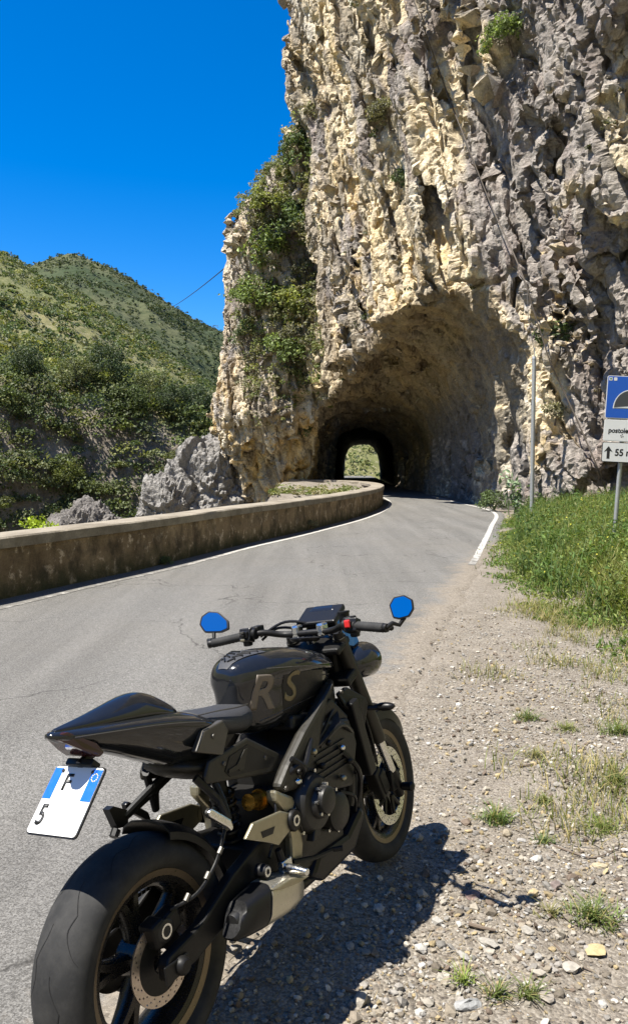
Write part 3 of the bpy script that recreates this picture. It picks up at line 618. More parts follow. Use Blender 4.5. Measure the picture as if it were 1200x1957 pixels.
# trees on the gorge face, one by one
def hill_at(px, r):
    az = px_az(px); A = np.array([[az]]); Rr = np.array([[r]]); X = np.sin(A) * r; Y = np.cos(A) * r; return np.array([X[0, 0], Y[0, 0], near_hill(A, Rr, X, Y)[0, 0]])
face_trees = [  # photo column, distance, size, kind, label
 (30, 68, 2.6, 0, 'dark evergreen tree at the far left edge of the gorge face'),
 (62, 71.5, 3.0, 2, 'dark rounded tree on the gorge rim above the bare rock face'),
 (150, 71, 2.8, 1, 'olive grey tree on the gorge rim right of the bare rock face'),
 (205, 71.5, 3.4, 2, 'tall dark tree on the gorge rim over the shadowed cleft'),
 (130, 66.5, 2.4, 3, 'light green bushy tree clinging to the gorge face below the rim'),
 (250, 69.5, 3.0, 0, 'dark tree crowding the shadowed middle of the gorge face'),
 (290, 72, 3.3, 1, 'broad olive tree on the gorge rim above the dark middle'),
 (335, 70, 3.0, 2, 'dense dark tree on the gorge face left of the rock pillar'),
 (375, 72, 3.2, 2, 'large round dark evergreen beside the rock pillar'),
 (405, 74, 2.6, 3, 'brighter green tree half hidden by the rock pillar'),
 (300, 66, 2.3, 1, 'grey green tree above the pale boulder outcrop'),
 (395, 66, 2.5, 0, 'dark bushy tree just above the top of the pale boulder outcrop'),
 (235, 65, 2.0, 3, 'yellow green shrubby tree left of the pale boulder outcrop'),
 (170, 64.5, 2.2, 0, 'dark shrubby tree low in the gorge face'),
 (60, 64.5, 2.2, 1, 'grey green shrubby tree low at the left of the gorge face'),
 (345, 67.5, 2.4, 1, 'olive tree with a rounded crown in the middle right of the gorge face'),
]
for i, (px, r, s, k, lab) in enumerate(face_trees):
    p = hill_at(px, r); place_plant('gorge_tree', TREES[k], (p[0], p[1], p[2] - .1), i * 1.9, s * .56, lab, 'tree', 'trees on the gorge face')
# scrub covering the slopes: far too many to count
def scatter_scrub(V, n, rng, rad, leaf_per, leaf, cols, dens=None, squash=.75, sink=.15):
    w = np.ones(len(V)) if dens is None else dens; w = w / w.sum(); pick = rng.choice(len(V), n, p=w); P = V[pick] + np.stack([rng.normal(size=n), rng.normal(size=n), 0 * np.ones(n)], -1) * rad * .8
    rr = rad * rng.uniform(.45, 1.4, n) ** 1.3; g = rng.normal(size=(n, leaf_per, 3)); g /= np.linalg.norm(g, axis=2)[:, :, None]; g[:, :, 2] = np.abs(g[:, :, 2]) * squash + .05
    C = (P[:, None] + g * (rr[:, None, None] * rng.uniform(.55, 1.0, (n, leaf_per, 1))) - np.array([0, 0, 1]) * (rr[:, None, None] * sink)).reshape(-1, 3)
    base = np.array(cols)[rng.integers(0, len(cols), n)] * rng.uniform(.8, 1.2, (n, 1)); cc = np.repeat(base, leaf_per, 0) * rng.uniform(.8, 1.22, (n * leaf_per, 1))
    return leaves(C, leaf, rng, cc, g.reshape(-1, 3) + np.array([0, 0, .3]), .8)
def stuff(name, parts, mat, label):
    n = 0; Vs = []; Fs = []; Cs = []
    for V, F, c in parts: Vs.append(V); Fs.append(F + n); Cs.append(c); n += len(V)
    return add_obj(name, np_mesh(name, np.concatenate(Vs), np.concatenate(Fs), False, np.concatenate(Cs)), mat, label=label, kind='stuff')
rN = np.hypot(NV[:, 0], NV[:, 1]); azN = np.arctan2(NV[:, 0], NV[:, 1]); cell = rN ** 1.0
dn = fbm(NV * np.array([.03, .03, 0]) + 3, 3)
in_view = (azN > R(-24)) & (azN < R(-4))
d_low = ((rN > 60) & (rN < 112)) * in_view * smooth(-.3, .3, dn + .5 * smooth(112, 80, rN)); d_up = ((rN > 90) & (rN < 262)) * in_view * (.25 + .75 * smooth(-.25, .35, dn + .1)) * rN
GREEN = [(.12, .155, .048), (.17, .19, .06), (.085, .115, .045), (.20, .21, .065), (.14, .145, .075)]
DRY = [(.125, .15, .055), (.095, .13, .048), (.165, .17, .075), (.14, .145, .08), (.075, .105, .04), (.20, .20, .05)]
stuff('hillside_scrub', [scatter_scrub(NV, 850, rng, 1.25, 84, .24, GREEN, d_low), scatter_scrub(NV, 620, rng, 1.25, 84, .25, [(.075, .10, .042), (.10, .125, .05), (.13, .145, .065)], ((rN > 58) & (rN < 76)) * in_view), scatter_scrub(NV, 700, rng, 1.2, 80, .24, [(.075, .105, .045), (.12, .145, .06), (.15, .165, .08)], ((rN > 60.5) & (rN < 67)) * in_view * smooth(-.6, .0, fbm(NV * .12, 2))), scatter_scrub(NV, 6000, rng, .95, 24, .45, DRY, d_up)], MAT_LEAF, 'green and olive scrub covering the hillside across the gorge')
rF = np.hypot(FV[:, 0], FV[:, 1]); azF = np.arctan2(FV[:, 0], FV[:, 1]); dF = ((azF > R(-24)) & (azF < R(-5)) & (rF < 1040)) * (.3 + smooth(-.3, .5, fbm(FV * np.array([.008, .008, 0]), 3) + .55 * smooth(600, 380, rF))) * rF
stuff('mountain_scrub_cover', [scatter_scrub(FV, 7500, rng, 3.1, 12, 2.0, [(.060, .080, .034), (.075, .090, .040), (.052, .068, .032), (.10, .11, .05)], dF)], MAT_LEAF, 'dark scrub patches over the distant mountain')
stuff('exit_hillside_scrub', [scatter_scrub(EXV, 700, rng, 1.0, 40, .34, [(.12, .15, .045), (.09, .12, .04), (.16, .17, .06), (.075, .10, .035)], ((EXV[:, 0] > -8) & (EXV[:, 0] < 20) & (EXV[:, 1] < 150)).astype(float))], MAT_LEAF, 'bright scrub on the hillside beyond the tunnel')
# a white ruined house far up the mountain
hp = at(380, 652, 560); az = px_az(380); A = np.array([[az]]); rr = 560.; hz = far_hill(A, np.array([[rr]]), np.sin(A) * rr, np.cos(A) * rr)[0, 0]
hs = empty('mountain_house', 'tiny pale ruined house on the distant mountain slope', 'house', (math.sin(az) * rr, math.cos(az) * rr, hz - .5), (0, 0, .3))
MAT_HOUSE = plain('lime_wash', (.62, .58, .52), .9, var=.2, scale=1)
MB().box((0, 0, 2.6), (4.6, 5, 6.2)).build('wall', MAT_HOUSE, hs, smooth_=False); MB().prism([(-2.6, 5.7), (2.6, 5.7), (0, 7.0)], -2.7, 2.7).build('roof', plain('old_tiles', (.36, .24, .17), .9, scale=1), hs, smooth_=False)
for wx in (-1.1, 1.1): MB().box((wx, -2.52, 3.6), (.8, .08, 1.3)).build('window', plain('dark_opening', (.05, .05, .05), .8), hs, smooth_=False)

# ---- pale boulder outcrop at the near side of the gorge
def boulder(name, c, rad, seed, label, mat, sub=4, amp=.3, cat='rock', tintc=(.28, .265, .245)):
    bm = bmesh.new(); bmesh.ops.create_icosphere(bm, subdivisions=sub, radius=1); P = np.array([v_.co[:] for v_ in bm.verts])
    Q_ = P * np.array(rad); wq = Q_ + .25 * np.stack([noise(Q_ * .8 + seed), noise(Q_ * .8 + seed + 5), noise(Q_ * .8 + seed + 9)], -1); rm = float(np.mean(rad))
    d = 1 + amp * noise(P * 1.3 + seed) + (.45 * facet(wq * .45, seed) + .20 * facet(wq * 1.0, seed + 1) + .16 * facet(wq * 2.2, seed + 2) + .09 * facet(wq * 4.5, seed + 3) + .20 * fbm(Q_ * 1.2 + seed, 4)) / rm
    for v_, p, k in zip(bm.verts, Q_, d): v_.co = p * k
    me = bpy.data.meshes.new(name); bm.to_mesh(me); bm.free(); 
    a_ = me.color_attributes.new('tint', 'FLOAT_COLOR', 'POINT'); cc = np.ones((len(P), 4), np.float32); cc[:, :3] = np.array(tintc) * (1 + .25 * noise(Q_ * 1.1 + seed))[:, None]; a_.data.foreach_set('color', cc.ravel())
    o = add_obj(name, me, mat, None, label, cat); o.location = c; return o
p = at(392, 935, 48); boulder('boulder_outcrop', (p[0] + .1, p[1] + .6, p[2] - .9), (2.8, 3.0, 4.1), 4.2, 'large pale grey rock outcrop rising behind the parapet beside the pillar', MAT_ROCK, 6, .22)
p = at(318, 960, 47); boulder('boulder_outcrop', (p[0], p[1], p[2] - 1.6), (1.75, 2.0, 3.2), 9.1, 'lower pale grey rock shoulder left of the large outcrop', MAT_ROCK, 6, .22)
p = at(165, 1000, 55); boulder('rock_slab', (p[0], p[1], p[2] - 2.2), (2.6, 2.4, 3.6), 15.7, 'dark grey craggy rock low in the gorge left of the outcrops', MAT_ROCK, 6, .25, tintc=(.19, .175, .16))
p = at(60, 830, 66); boulder('rock_face', (p[0], p[1] + 1.4, p[2] - 1), (4.2, 2.4, 5.2), 25.7, 'bare brown rock face in shade at the left of the gorge', MAT_ROCK, 6, .2, tintc=(.20, .165, .135))

# ---- plants on the cliff and pillar
def cliff_hit(px, py, off=0.0):
    o_ = Vector((0, 0, CAM_H)); d = Vector(at(px, py, 1.0)) - o_; hit = BV.ray_cast(o_, d.normalized()); return hit
bmc = bmesh.new(); bmc.from_mesh(cmesh); BV = BVHTree.FromBMesh(bmc); bmc.free()
CLIFF_PLANTS = [ # photo position, size, kind, label
 (525, 505, 3.6, 0, 'large soft green bush filling the gully high on the rock pillar'),
 (490, 575, 2.6, 0, 'dark green bush below the large one on the rock pillar'),
 (548, 590, 2.5, 1, 'yellow green grassy bush in the middle of the rock pillar'),
 (525, 395, 2.5, 1, 'sunlit green bush near the top of the rock pillar'),
 (580, 300, 2.3, 3, 'dark bush where the pillar meets the tall cliff'),
 (575, 430, 2.3, 3, 'dark bush hugging the edge of the tall cliff'),
 (590, 520, 1.8, 2, 'grey green bush under the edge of the tall cliff'),
 (578, 655, 2.4, 2, 'grey thorny bush above the left corner of the tunnel mouth'),
 (535, 680, 2.2, 0, 'dull green bush low on the rock pillar'),
 (475, 640, 1.5, 3, 'small dark bush on the left side of the rock pillar'),
 (575, 820, 1.2, 3, 'small dark bush beside the left foot of the tunnel mouth'),
 (545, 340, 1.3, 1, 'light green bush on the skyline of the rock pillar'),
 (500, 440, 1.9, 2, 'greyish bush on the upper left of the rock pillar'),
 (975, 78, 1.5, 0, 'round green bush hanging high on the right of the cliff'),
 (1075, 650, 1.3, 3, 'dark green bush on the cliff above the steel pole'),
 (1058, 795, .9, 2, 'grey green bush at head height right of the steel pole'),
 (745, 225, 1.5, 2, 'brown grey bush on the sunlit middle of the tall cliff'),
 (765, 350, .9, 3, 'small dark bush lower on the sunlit middle of the tall cliff'),
 (600, 215, 1.0, 2, 'brown bush on the left edge of the tall cliff against the sky')]
for i, (px, py, s, k, lab) in enumerate(CLIFF_PLANTS):
    h = cliff_hit(px, py)
    if h[0] is None: h = cliff_hit(px + 25, py + 15)
    if h[0] is None: print('MISS', lab); continue
    loc = h[0] - Vector((0, 0, .25 * s)) + h[1] * .05; n = h[1]
    place_plant('cliff_bush', BUSH[k], loc, i * 2.1, s, lab, 'bush', None, (0, 0)).rotation_euler = (-n.y * -.45, n.x * .45, i * 2.1)
# low cover of creeping plants on the pillar and the ledges
mk = (CLIFF_V[:, 1] > 41) & (CLIFF_V[:, 0] < 1.2) & (CLIFF_V[:, 2] > -1) & (CLIFF_N[:, 2] > -.35)
w = mk * np.clip(.22 + CLIFF_N[:, 2] + .55 * fbm(CLIFF_V * .35 + 50, 3), 0, 1.2) * smooth(2.0, 7, CLIFF_V[:, 2]) * smooth(-4.6, -2.6, CLIFF_V[:, 0]) * smooth(21, 17.5, CLIFF_V[:, 2])
ww = w ** 1.5; V1 = scatter_scrub(CLIFF_V, 3300, rng, .34, 30, .12, [(.19, .215, .08), (.24, .245, .10), (.15, .18, .07), (.26, .235, .15), (.20, .19, .12)], ww)
mk2 = ((CLIFF_V[:, 1] < 41) & (CLIFF_N[:, 2] > .45) & (CLIFF_V[:, 2] > 1.0)).astype(float); V2 = scatter_scrub(CLIFF_V, 130, rng, .2, 24, .11, [(.07, .085, .04), (.10, .10, .06), (.12, .10, .08)], mk2)
stuff('creeping_plants', [V1, V2], MAT_LEAF, 'creeping plants and tufts growing over the rock pillar and ledges')
stuff('terrace_grass', [scatter_scrub(np.stack([rng.uniform(-1.6, 1.9, 900), rng.uniform(30, 41.5, 900), np.zeros(900)], -1) + np.array([0, 0, .50]), 190, rng, .20, 30, .10, [(.15, .18, .06), (.20, .21, .08), (.26, .235, .13)])], MAT_LEAF, 'grass and weeds on the terrace inside the curve of the parapet')
# bush behind the parapet at the left
V, F, c = crown(np.random.default_rng(77), .55, 26, 46, .075, (.30, .38, .035), .75, .25, 0, .4, -.4)
p = at(88, 1010, 11.6); e = empty('parapet_bush', 'bright yellow green bush poking up behind the parapet at the left', 'bush', (p[0], p[1] + .1, -.3))
o = add_obj('crown', np_mesh('crown', V, F, False, c), MAT_LEAF, e); o.location = (0, 0, .86); o.scale = (.8, .8, .8); t = trunk_mesh(np.random.default_rng(7), .95, .03); t.build('trunk', MAT_BARK, e)
# leafy weed at the corner of the tunnel mouth
g = np.random.default_rng(91); e = empty('tall_leafy_weed', 'tall weed with broad pale leaves at the right foot of the tunnel mouth', 'plant', tuple(at(985, 1000, 24.3)[:2]) + (.25,))
stem = MB(); lc = []; 
for q in range(5):
    bx, by = g.normal() * .12, g.normal() * .12; tx, ty = bx + g.normal() * .2, by + g.normal() * .2; hh = g.uniform(.7, 1.25); stem.tube([(bx, by, -.15), (bx * .6 + tx * .4, by * .6 + ty * .4, hh * .5), (tx, ty, hh)], [.018, .013, .006], 6)
    for z_ in np.linspace(.15, 1, 11): lc.append((bx + (tx - bx) * z_ + g.normal() * .10, by + (ty - by) * z_ + g.normal() * .10, hh * z_))
stem.build('stem', plain('green_stem', (.13, .17, .07), .7), e); lc = np.array(lc)
V, F, c = leaves(lc, .23, g, tint(len(lc), (.20, .27, .16), g, .25), np.tile([-.4, -.5, .6], (len(lc), 1)), .5); add_obj('leaf_cluster', np_mesh('leaf_cluster', V, F, False, c), MAT_LEAF, e)
for (px, py, d, s, k, lab) in [(945, 945, 27.5, .95, 3, 'dark bush in the shade against the gallery wall'), (603, 1000, 19.9, .36, 2, 'weeds rooted at the foot of the parapet before its bend'), (333, 1068, 13.0, .2, 3, 'low weeds at the foot of the parapet near its middle')]:
    p = at(px, py, d); place_plant('wayside_bush', BUSH[k], (p[0] - (.12 if px < 700 else 0), p[1], .0), 1.3 * k, s, lab, 'bush')
# ------------------------------------------------------------------ tunnel sign, steel pole and cable
GALV = plain('galvanised_steel', (.40, .41, .41), .5, metal=.6, var=.12, scale=14)
SIGN_W = plain('white_sign_sheet', (.66, .66, .64), .5, var=.06, scale=9); SIGN_B = plain('blue_sign_sheet', (.008, .085, .42), .45, var=.08, scale=9); SIGN_K = plain('black_sign_print', (.012, .012, .014), .5)
SIGN_G = plain('dark_grey_sign_print', (.045, .047, .052), .5); SIGN_GR = plain('green_sticker', (.05, .22, .14), .5)
sg = empty('tunnel_sign', 'blue tunnel sign with two white panels on a grey pole in the grass', 'sign', (4.36, 11.6, .42), (0, R(3.0), R(-8)))
def sbox(mb, x0, x1, z0, z1, y, th): return mb.box(((x0 + x1) / 2, y, (z0 + z1) / 2), (x1 - x0, th, z1 - z0))
def srr(w, h, r, cx, cz): 
    out = []
    for (sx, sy, a0) in ((1, 1, 0), (-1, 1, 90), (-1, -1, 180), (1, -1, 270)):
        for t in np.linspace(0, 90, 6): out.append((cx + sx * (w / 2 - r) + r * math.cos(R(a0 + t)), cz + sy * (h / 2 - r) + r * math.sin(R(a0 + t))))
    return out
MB().tube([(-.03, .045, -.5), (-.03, .045, 2.45)], .030, 14).build('pole', GALV, sg)
ZS = 1.235   # height of the panel stack above the foot of the pole
SX = .0
def panel(name, w, h, cz, mat, rim, r=.025):
    o = MB().prism(srr(w, h, r, SX, cz), -.004, 0.006).build(name, rim, sg, smooth_=False); MB().prism(srr(w - .018, h - .018, r - .006, SX, cz), -.0055, -.0040).build(name + '_face', mat, o, smooth_=False); return o
MAIN_CZ = ZS + .615 + .30
a_ = panel('tunnel_panel', .60, .605, ZS + .93, SIGN_B, SIGN_W); b_ = panel('name_panel', .60, .310, ZS + .455, SIGN_W, SIGN_W); c_ = panel('distance_panel', .61, .285, ZS + .145, SIGN_W, SIGN_K)
MB().prism([(.27, ZS + .77), (-.20, ZS + .77)] + [(-.20 + .235 - .235 * math.cos(t), ZS + .77 + .27 * math.sin(t)) for t in np.linspace(0, math.pi, 24)], -.0068, -.0055).build('tunnel_arch_border', SIGN_W, a_, smooth_=False)
MB().prism([(-.185 + .22 - .22 * math.cos(t), ZS + .782 + .245 * math.sin(t)) for t in np.linspace(0, math.pi, 24)], -.0080, -.0068).build('tunnel_arch', SIGN_G, a_, smooth_=False)
MB().prism([(-.185, ZS + .782), (.255, ZS + .782), (.255, ZS + .85), (.21, ZS + .90), (.12, ZS + .90), (.10, ZS + .875), (.10, ZS + .81)], -.0092, -.0080).build('tunnel_road_mark', SIGN_W, a_, smooth_=False)
for x_ in (-.255, -.19): MB().prism(srr(.045, .045, .008, x_, ZS + 1.185), -.0068, -.0055).build('sticker', SIGN_W, a_, smooth_=False)
MB().prism(srr(.026, .022, .008, -.255, ZS + 1.188), -.0078, -.0068).build('sticker_mark', SIGN_GR, a_, smooth_=False)
def sign_letter(s, size, x0, z0, parent, bold=.0, sx=1.0):
    me = text_mesh(s, size, bold); bm = bmesh.new(); bm.from_mesh(me); bmesh.ops.triangulate(bm, faces=bm.faces); r_ = bmesh.ops.extrude_face_region(bm, geom=bm.faces[:])
    for g_ in r_['geom']:
        if isinstance(g_, bmesh.types.BMVert): g_.co.z += 1.0
    mn = min(v_.co.x for v_ in bm.verts)
    for v_ in bm.verts: v_.co = Vector((x0 + (v_.co.x - mn) * sx, -.0054 - v_.co.z * .0016, z0 + v_.co.y))
    bmesh.ops.recalc_face_normals(bm, faces=bm.faces); bm.to_mesh(me); bm.free(); me.materials.clear(); return add_obj('lettering', me, SIGN_K, parent)
sign_letter('postolec', .098, -.235, ZS + .455, b_, .003, .92); sign_letter('55 m', .135, -.125, ZS + .14, c_, .004, .9)
for (x_, z_) in ((-.06, .385), (-.04, .40), (-.03, .372), (-.05, .365)): MB().prism(srr(.016, .013, .004, x_, ZS + z_), -.0065, -.0052).build('paint_fleck', SIGN_K, b_, smooth_=False)
MB().prism([(-.275, ZS + .145), (-.215, ZS + .23), (-.155, ZS + .145), (-.195, ZS + .165), (-.195, ZS + .05), (-.235, ZS + .05), (-.235, ZS + .165)], -.0070, -.0054).build('arrow', SIGN_K, c_, smooth_=False)
for z_ in (.30, .62, .80, 1.1): MB().box((-.03, .04, ZS + z_ - .15), (.10, .075, .03)).build('pole_clamp', GALV, sg, smooth_=False)
# tall pole
pp = at(1015, 1003, 21.6); tp = empty('steel_pole', 'tall slim grey steel pole at the foot of the cliff', 'pole', (pp[0], pp[1], .25))
MB().tube([(0, 0, -.5), (0, 0, 2.2), (0, 0, 4.15)], [.057, .055, .052], 16).build('shaft', GALV, tp); MB().tube([(0, 0, 4.15), (0, 0, 4.22)], [.058, .045], 16).build('cap', GALV, tp); MB().tube([(0, 0, 4.2), (0, 0, 4.45)], [.012, .012], 8).tube([(0, 0, 4.42), (.0, -.05, 4.42)], [.02, .02], 8).build('insulator', GALV, tp)
# rock-face cable; the run below the pole head stands in for a shadow
cp = []
for px, py in [(762, -90), (790, 0), (808, 50), (826, 100), (844, 150), (862, 200), (882, 250), (901, 300), (921, 350), (941, 400), (962, 445), (983, 490), (1003, 540), (1018, 590), (1034, 640), (1050, 690), (1073, 740), (1096, 790), (1118, 840), (1139, 890), (1158, 940), (1176, 985)]:
    h = cliff_hit(px, py); cp.append([px, py, h[0].y if h[0] is not None else np.nan])
dd = np.array([c[2] for c in cp]); ok = ~np.isnan(dd); dd = np.interp(np.arange(len(dd)), np.where(ok)[0], dd[ok]); pad = np.concatenate([[dd[0]], dd, [dd[-1]]]); low = np.minimum(np.minimum(pad[:-2], pad[1:-1]), pad[2:]); pad = np.concatenate([[low[0]], low, [low[-1]]]); low = (pad[:-2] + pad[1:-1] + pad[2:]) / 3
pts = catmull([np.array(at(c[0], c[1], 1.0)) * 0 + np.array([0, 0, CAM_H]) + (np.array(at(c[0], c[1], 1.0)) - np.array([0, 0, CAM_H])) * (d / at(c[0], c[1], 1.0)[1] - .45) for c, d in zip(cp, low)], 5)
MB().tube([Vector(p) for p in pts], .022, 8).build('cable', plain('cable_and_shadow_line', (.07, .055, .04), .8), label='dark cable down the cliff face, its lower run standing in for a shadow', cat='cable')
MB().tube([Vector((pp[0], pp[1], 4.6)), Vector((pp[0] - .02, pp[1] + .6, 5.6)), Vector(pts[len(pts) // 2 + 8])], .010, 6).build('pole_wire', plain('thin_wire', (.05, .045, .04), .8), label='thin wire from the head of the steel pole up to the cable', cat='wire')
p0, p1 = at(350, 574, 130), at(470, 478, 60); MB().tube([Vector(p0 + (p1 - p0) * t + np.array([0, 0, -.6 * t * (1 - t)])) for t in np.linspace(-1.2, 1, 24)], .045, 6).build('overhead_wire', plain('wire_black', (.03, .03, .03), .7), label='thin dark wire spanning the sky left of the rock pillar', cat='wire')

# ------------------------------------------------------------------ verge: gravel, stones, grass, twigs
g = np.random.default_rng(17)
def rock_shape(seed, sub=1):
    bm = bmesh.new(); bmesh.ops.create_icosphere(bm, subdivisions=sub, radius=1); P = np.array([v_.co[:] for v_ in bm.verts]); F = np.array([[v_.index for v_ in f.verts] for f in bm.faces]); bm.free()
    q = np.random.default_rng(seed); P = P * q.uniform(.6, 1.2, 3) * np.array([1, 1, .62])
    for k in range(5):      # flat broken faces
        nrm = q.normal(size=3); nrm /= np.linalg.norm(nrm); d = P @ nrm; lim = q.uniform(.45, .75); P = P - np.maximum(0, d - lim)[:, None] * nrm
    return P + q.normal(size=P.shape) * .05, F
SH = [rock_shape(i, 1) for i in range(6)]; SH0 = [rock_shape(50 + i, 0 if False else 1) for i in range(3)]
PAL = np.array([(.60, .57, .52), (.36, .31, .24), (.46, .41, .33), (.27, .23, .18), (.55, .50, .42), (.32, .30, .27), (.22, .17, .13), (.48, .38, .22), (.40, .37, .33)])
def verge_pts(n, x0, x1, y0, y1, dens):
    out = np.zeros((0, 2))
    while len(out) < n:
        p = np.stack([g.uniform(x0, x1, n * 2), g.uniform(y0, y1, n * 2)], -1); out = np.concatenate([out, p[g.random(len(p)) < dens(p[:, 0], p[:, 1])]])
    return out[:n]
def dens_g(x, y):
    d = x - curve_x(ROAD_R, y); P = np.stack([x, y, 0 * x], -1); cl = smooth(-.5, .5, fbm(P * 1.1, 3) + .25)
    return smooth(-.45, .75, d) * (.25 + .75 * cl) * np.clip((2.6 / np.maximum(1.2, y)) ** 1.1, 0, 1) * smooth(3.4, 2.2, x - .05 * y)
def scatter_rocks(n, smin_, smax_, x0, x1, y0, y1, pw=2.2, emb=.3):
    P = verge_pts(n, x0, x1, y0, y1, dens_g); s = smin_ + (smax_ - smin_) * g.random(n) ** pw; z = ground_z(P[:, 0], P[:, 1]); Vs = []; Fs = []; Cs = []; off = 0
    z = np.where(P[:, 0] < curve_x(ROAD_R, P[:, 1]), .012, z)
    kk = g.integers(0, len(SH), n)
    for k, (bv, bf) in enumerate(SH):
        I = np.where(kk == k)[0]; m_ = len(I); a = g.uniform(0, 6.28, m_); tx = g.normal(size=m_) * .3; ca, sa = np.cos(a), np.sin(a)
        L = bv[None] * s[I][:, None, None] * g.uniform(.75, 1.25, (m_, 1, 3)); x = L[..., 0] * ca[:, None] - L[..., 1] * sa[:, None]; y = L[..., 0] * sa[:, None] + L[..., 1] * ca[:, None]; zz = L[..., 2] + x * tx[:, None]
        V = np.stack([x + P[I, 0][:, None], y + P[I, 1][:, None], zz + (z[I] + s[I] * emb)[:, None]], -1).reshape(-1, 3); nb = len(bv)
        Vs.append(V); Fs.append((bf[None] + (np.arange(m_) * nb)[:, None, None]).reshape(-1, 3) + off); off += len(V); c = PAL[g.integers(0, len(PAL), m_)] * g.uniform(.45, .78, (m_, 1)); Cs.append(np.repeat(c, nb, 0))
    return np.concatenate(Vs), np.concatenate(Fs), np.concatenate(Cs)
m = NT('stone'); v = m.coord(); n1 = m.noise(v, 60, 5, .7); c = m.mix(1.0, m.attr('tint'), m.ramp(n1, [(.3, .7), (.7, 1.2)]), 'MULTIPLY'); m.col(c); m.set(Roughness=.92); m.p.inputs['Specular IOR Level'].default_value = .2; m.bump(n1, .5, .006); MAT_STONE = m.m
stuff('gravel', [scatter_rocks(12500, .0035, .010, -.9, 3.2, 1.5, 6.5, 1.5), scatter_rocks(9500, .006, .018, -.7, 3.4, 1.6, 9.0, 1.8), scatter_rocks(1300, .012, .028, .0, 3.2, 1.6, 7.5, 2.2)], MAT_STONE, 'loose gravel and small stones strewn over the verge')
def stone(px, py, size, flat, seed, tint_, label, rotz=0.):
    size = size * .72
    d = CAM_H * CAM_F / (py - 885.5); x = (px - 600) / CAM_F * d; z = float(ground_z(np.array([x]), np.array([d]))[0]); P, F = rock_shape(seed, 2); q = np.random.default_rng(seed)
    P = P * size * np.array([1, .8, flat]); P = P + (noise(P / size * 2.2 + seed) * size * .12)[:, None] * P / np.linalg.norm(P, axis=1)[:, None]
    c = np.clip(.68 * np.array(tint_) * (1 + .2 * noise(P / size * 3 + 5))[:, None], .02, .9); o = add_obj('stone', np_mesh('stone', P, F, False, c), MAT_STONE, None, label, 'stone', 'larger stones on the verge'); o.location = (x, d, z + size * flat * .3); o.rotation_euler = (0, 0, rotz); return o
for a in [(978, 1604, .045, .9, 71, (.40, .34, .25), 'tan stone just below the large grass tuft on the verge'), (1008, 1615, .035, .6, 72, (.46, .44, .41), 'pale grey stone beside the tan stone below the grass tuft'),
 (912, 1722, .062, .55, 73, (.30, .215, .19), 'reddish brown flat stone at the tip of the motorcycle shadow'), (1072, 1712, .045, .7, 74, (.25, .20, .18), 'dark reddish stone right of the small mirror shadow'),
 (780, 1706, .03, .8, 75, (.34, .33, .31), 'grey stone lying inside the motorcycle shadow'), (1160, 1835, .06, .45, 76, (.55, .44, .24), 'flat yellow stone near the right edge'),
 (1150, 1752, .075, .4, 77, (.45, .42, .37), 'long pale flat stone beside grass at the right edge'), (1110, 1865, .05, .7, 78, (.46, .42, .36), 'pale angular stone below the yellow flat stone'),
 (905, 1945, .06, .6, 79, (.40, .40, .39), 'grey angular stone at the bottom edge beside a grass tuft'), (945, 1815, .055, .6, 80, (.42, .39, .34), 'pale stone beneath the thick twig'),
 (1020, 1795, .05, .5, 81, (.43, .40, .35), 'pale flat stone right of the thick twig'), (1165, 1665, .045, .45, 82, (.50, .43, .29), 'yellowish stone at the right edge above the grass'),
 (1075, 1505, .05, .5, 83, (.40, .37, .32), 'grey stone among gravel above the right twigs'), (925, 1460, .03, .7, 84, (.52, .49, .43), 'small white stone left of the grass patches'),
 (1005, 1388, .045, .45, 85, (.38, .35, .30), 'flat grey stone under the upper grass tuft'), (850, 1885, .035, .7, 86, (.44, .41, .35), 'pale stone by the lower edge of the motorcycle shadow'), (1060, 1930, .045, .6, 87, (.36, .32, .27), 'brown grey stone at the bottom right')]: stone(*a, rotz=a[0])
# grass made of single blades
def blades(P, h, w, g_, cols, lean=.5, seg=3):
    n = len(P); a = g_.uniform(0, 6.28, n); dirv = np.stack([np.cos(a), np.sin(a), 0 * a], -1); side = np.stack([-np.sin(a), np.cos(a), 0 * a], -1); ln_ = lean * g_.uniform(.2, 1.3, n); V = []; 
    for i in range(seg):
        t = i / seg; c = P + dirv * (h * ln_ * t ** 1.8)[:, None] + np.array([0, 0, 1]) * (h * (t - .25 * ln_ * t * t))[:, None]; ww = (w * (1 - t * .75))[:, None]; V += [c - side * ww, c + side * ww]
    t = 1.0; V.append(P + dirv * (h * ln_)[:, None] + np.array([0, 0, 1]) * (h * (1 - .25 * ln_))[:, None]); k = len(V); V = np.stack(V, 1).reshape(-1, 3); b = np.arange(n) * k; F = []
    for i in range(seg - 1): F += [np.stack([b + 2 * i, b + 2 * i + 1, b + 2 * i + 3], -1), np.stack([b + 2 * i, b + 2 * i + 3, b + 2 * i + 2], -1)]
    F.append(np.stack([b + 2 * (seg - 1), b + 2 * (seg - 1) + 1, b + 2 * seg], -1)); return V, np.concatenate(F), np.repeat(cols, k, 0)
def quads_to_tris(V, F, c): return V, np.concatenate([F[:, [0, 1, 2]], F[:, [0, 2, 3]]]), c
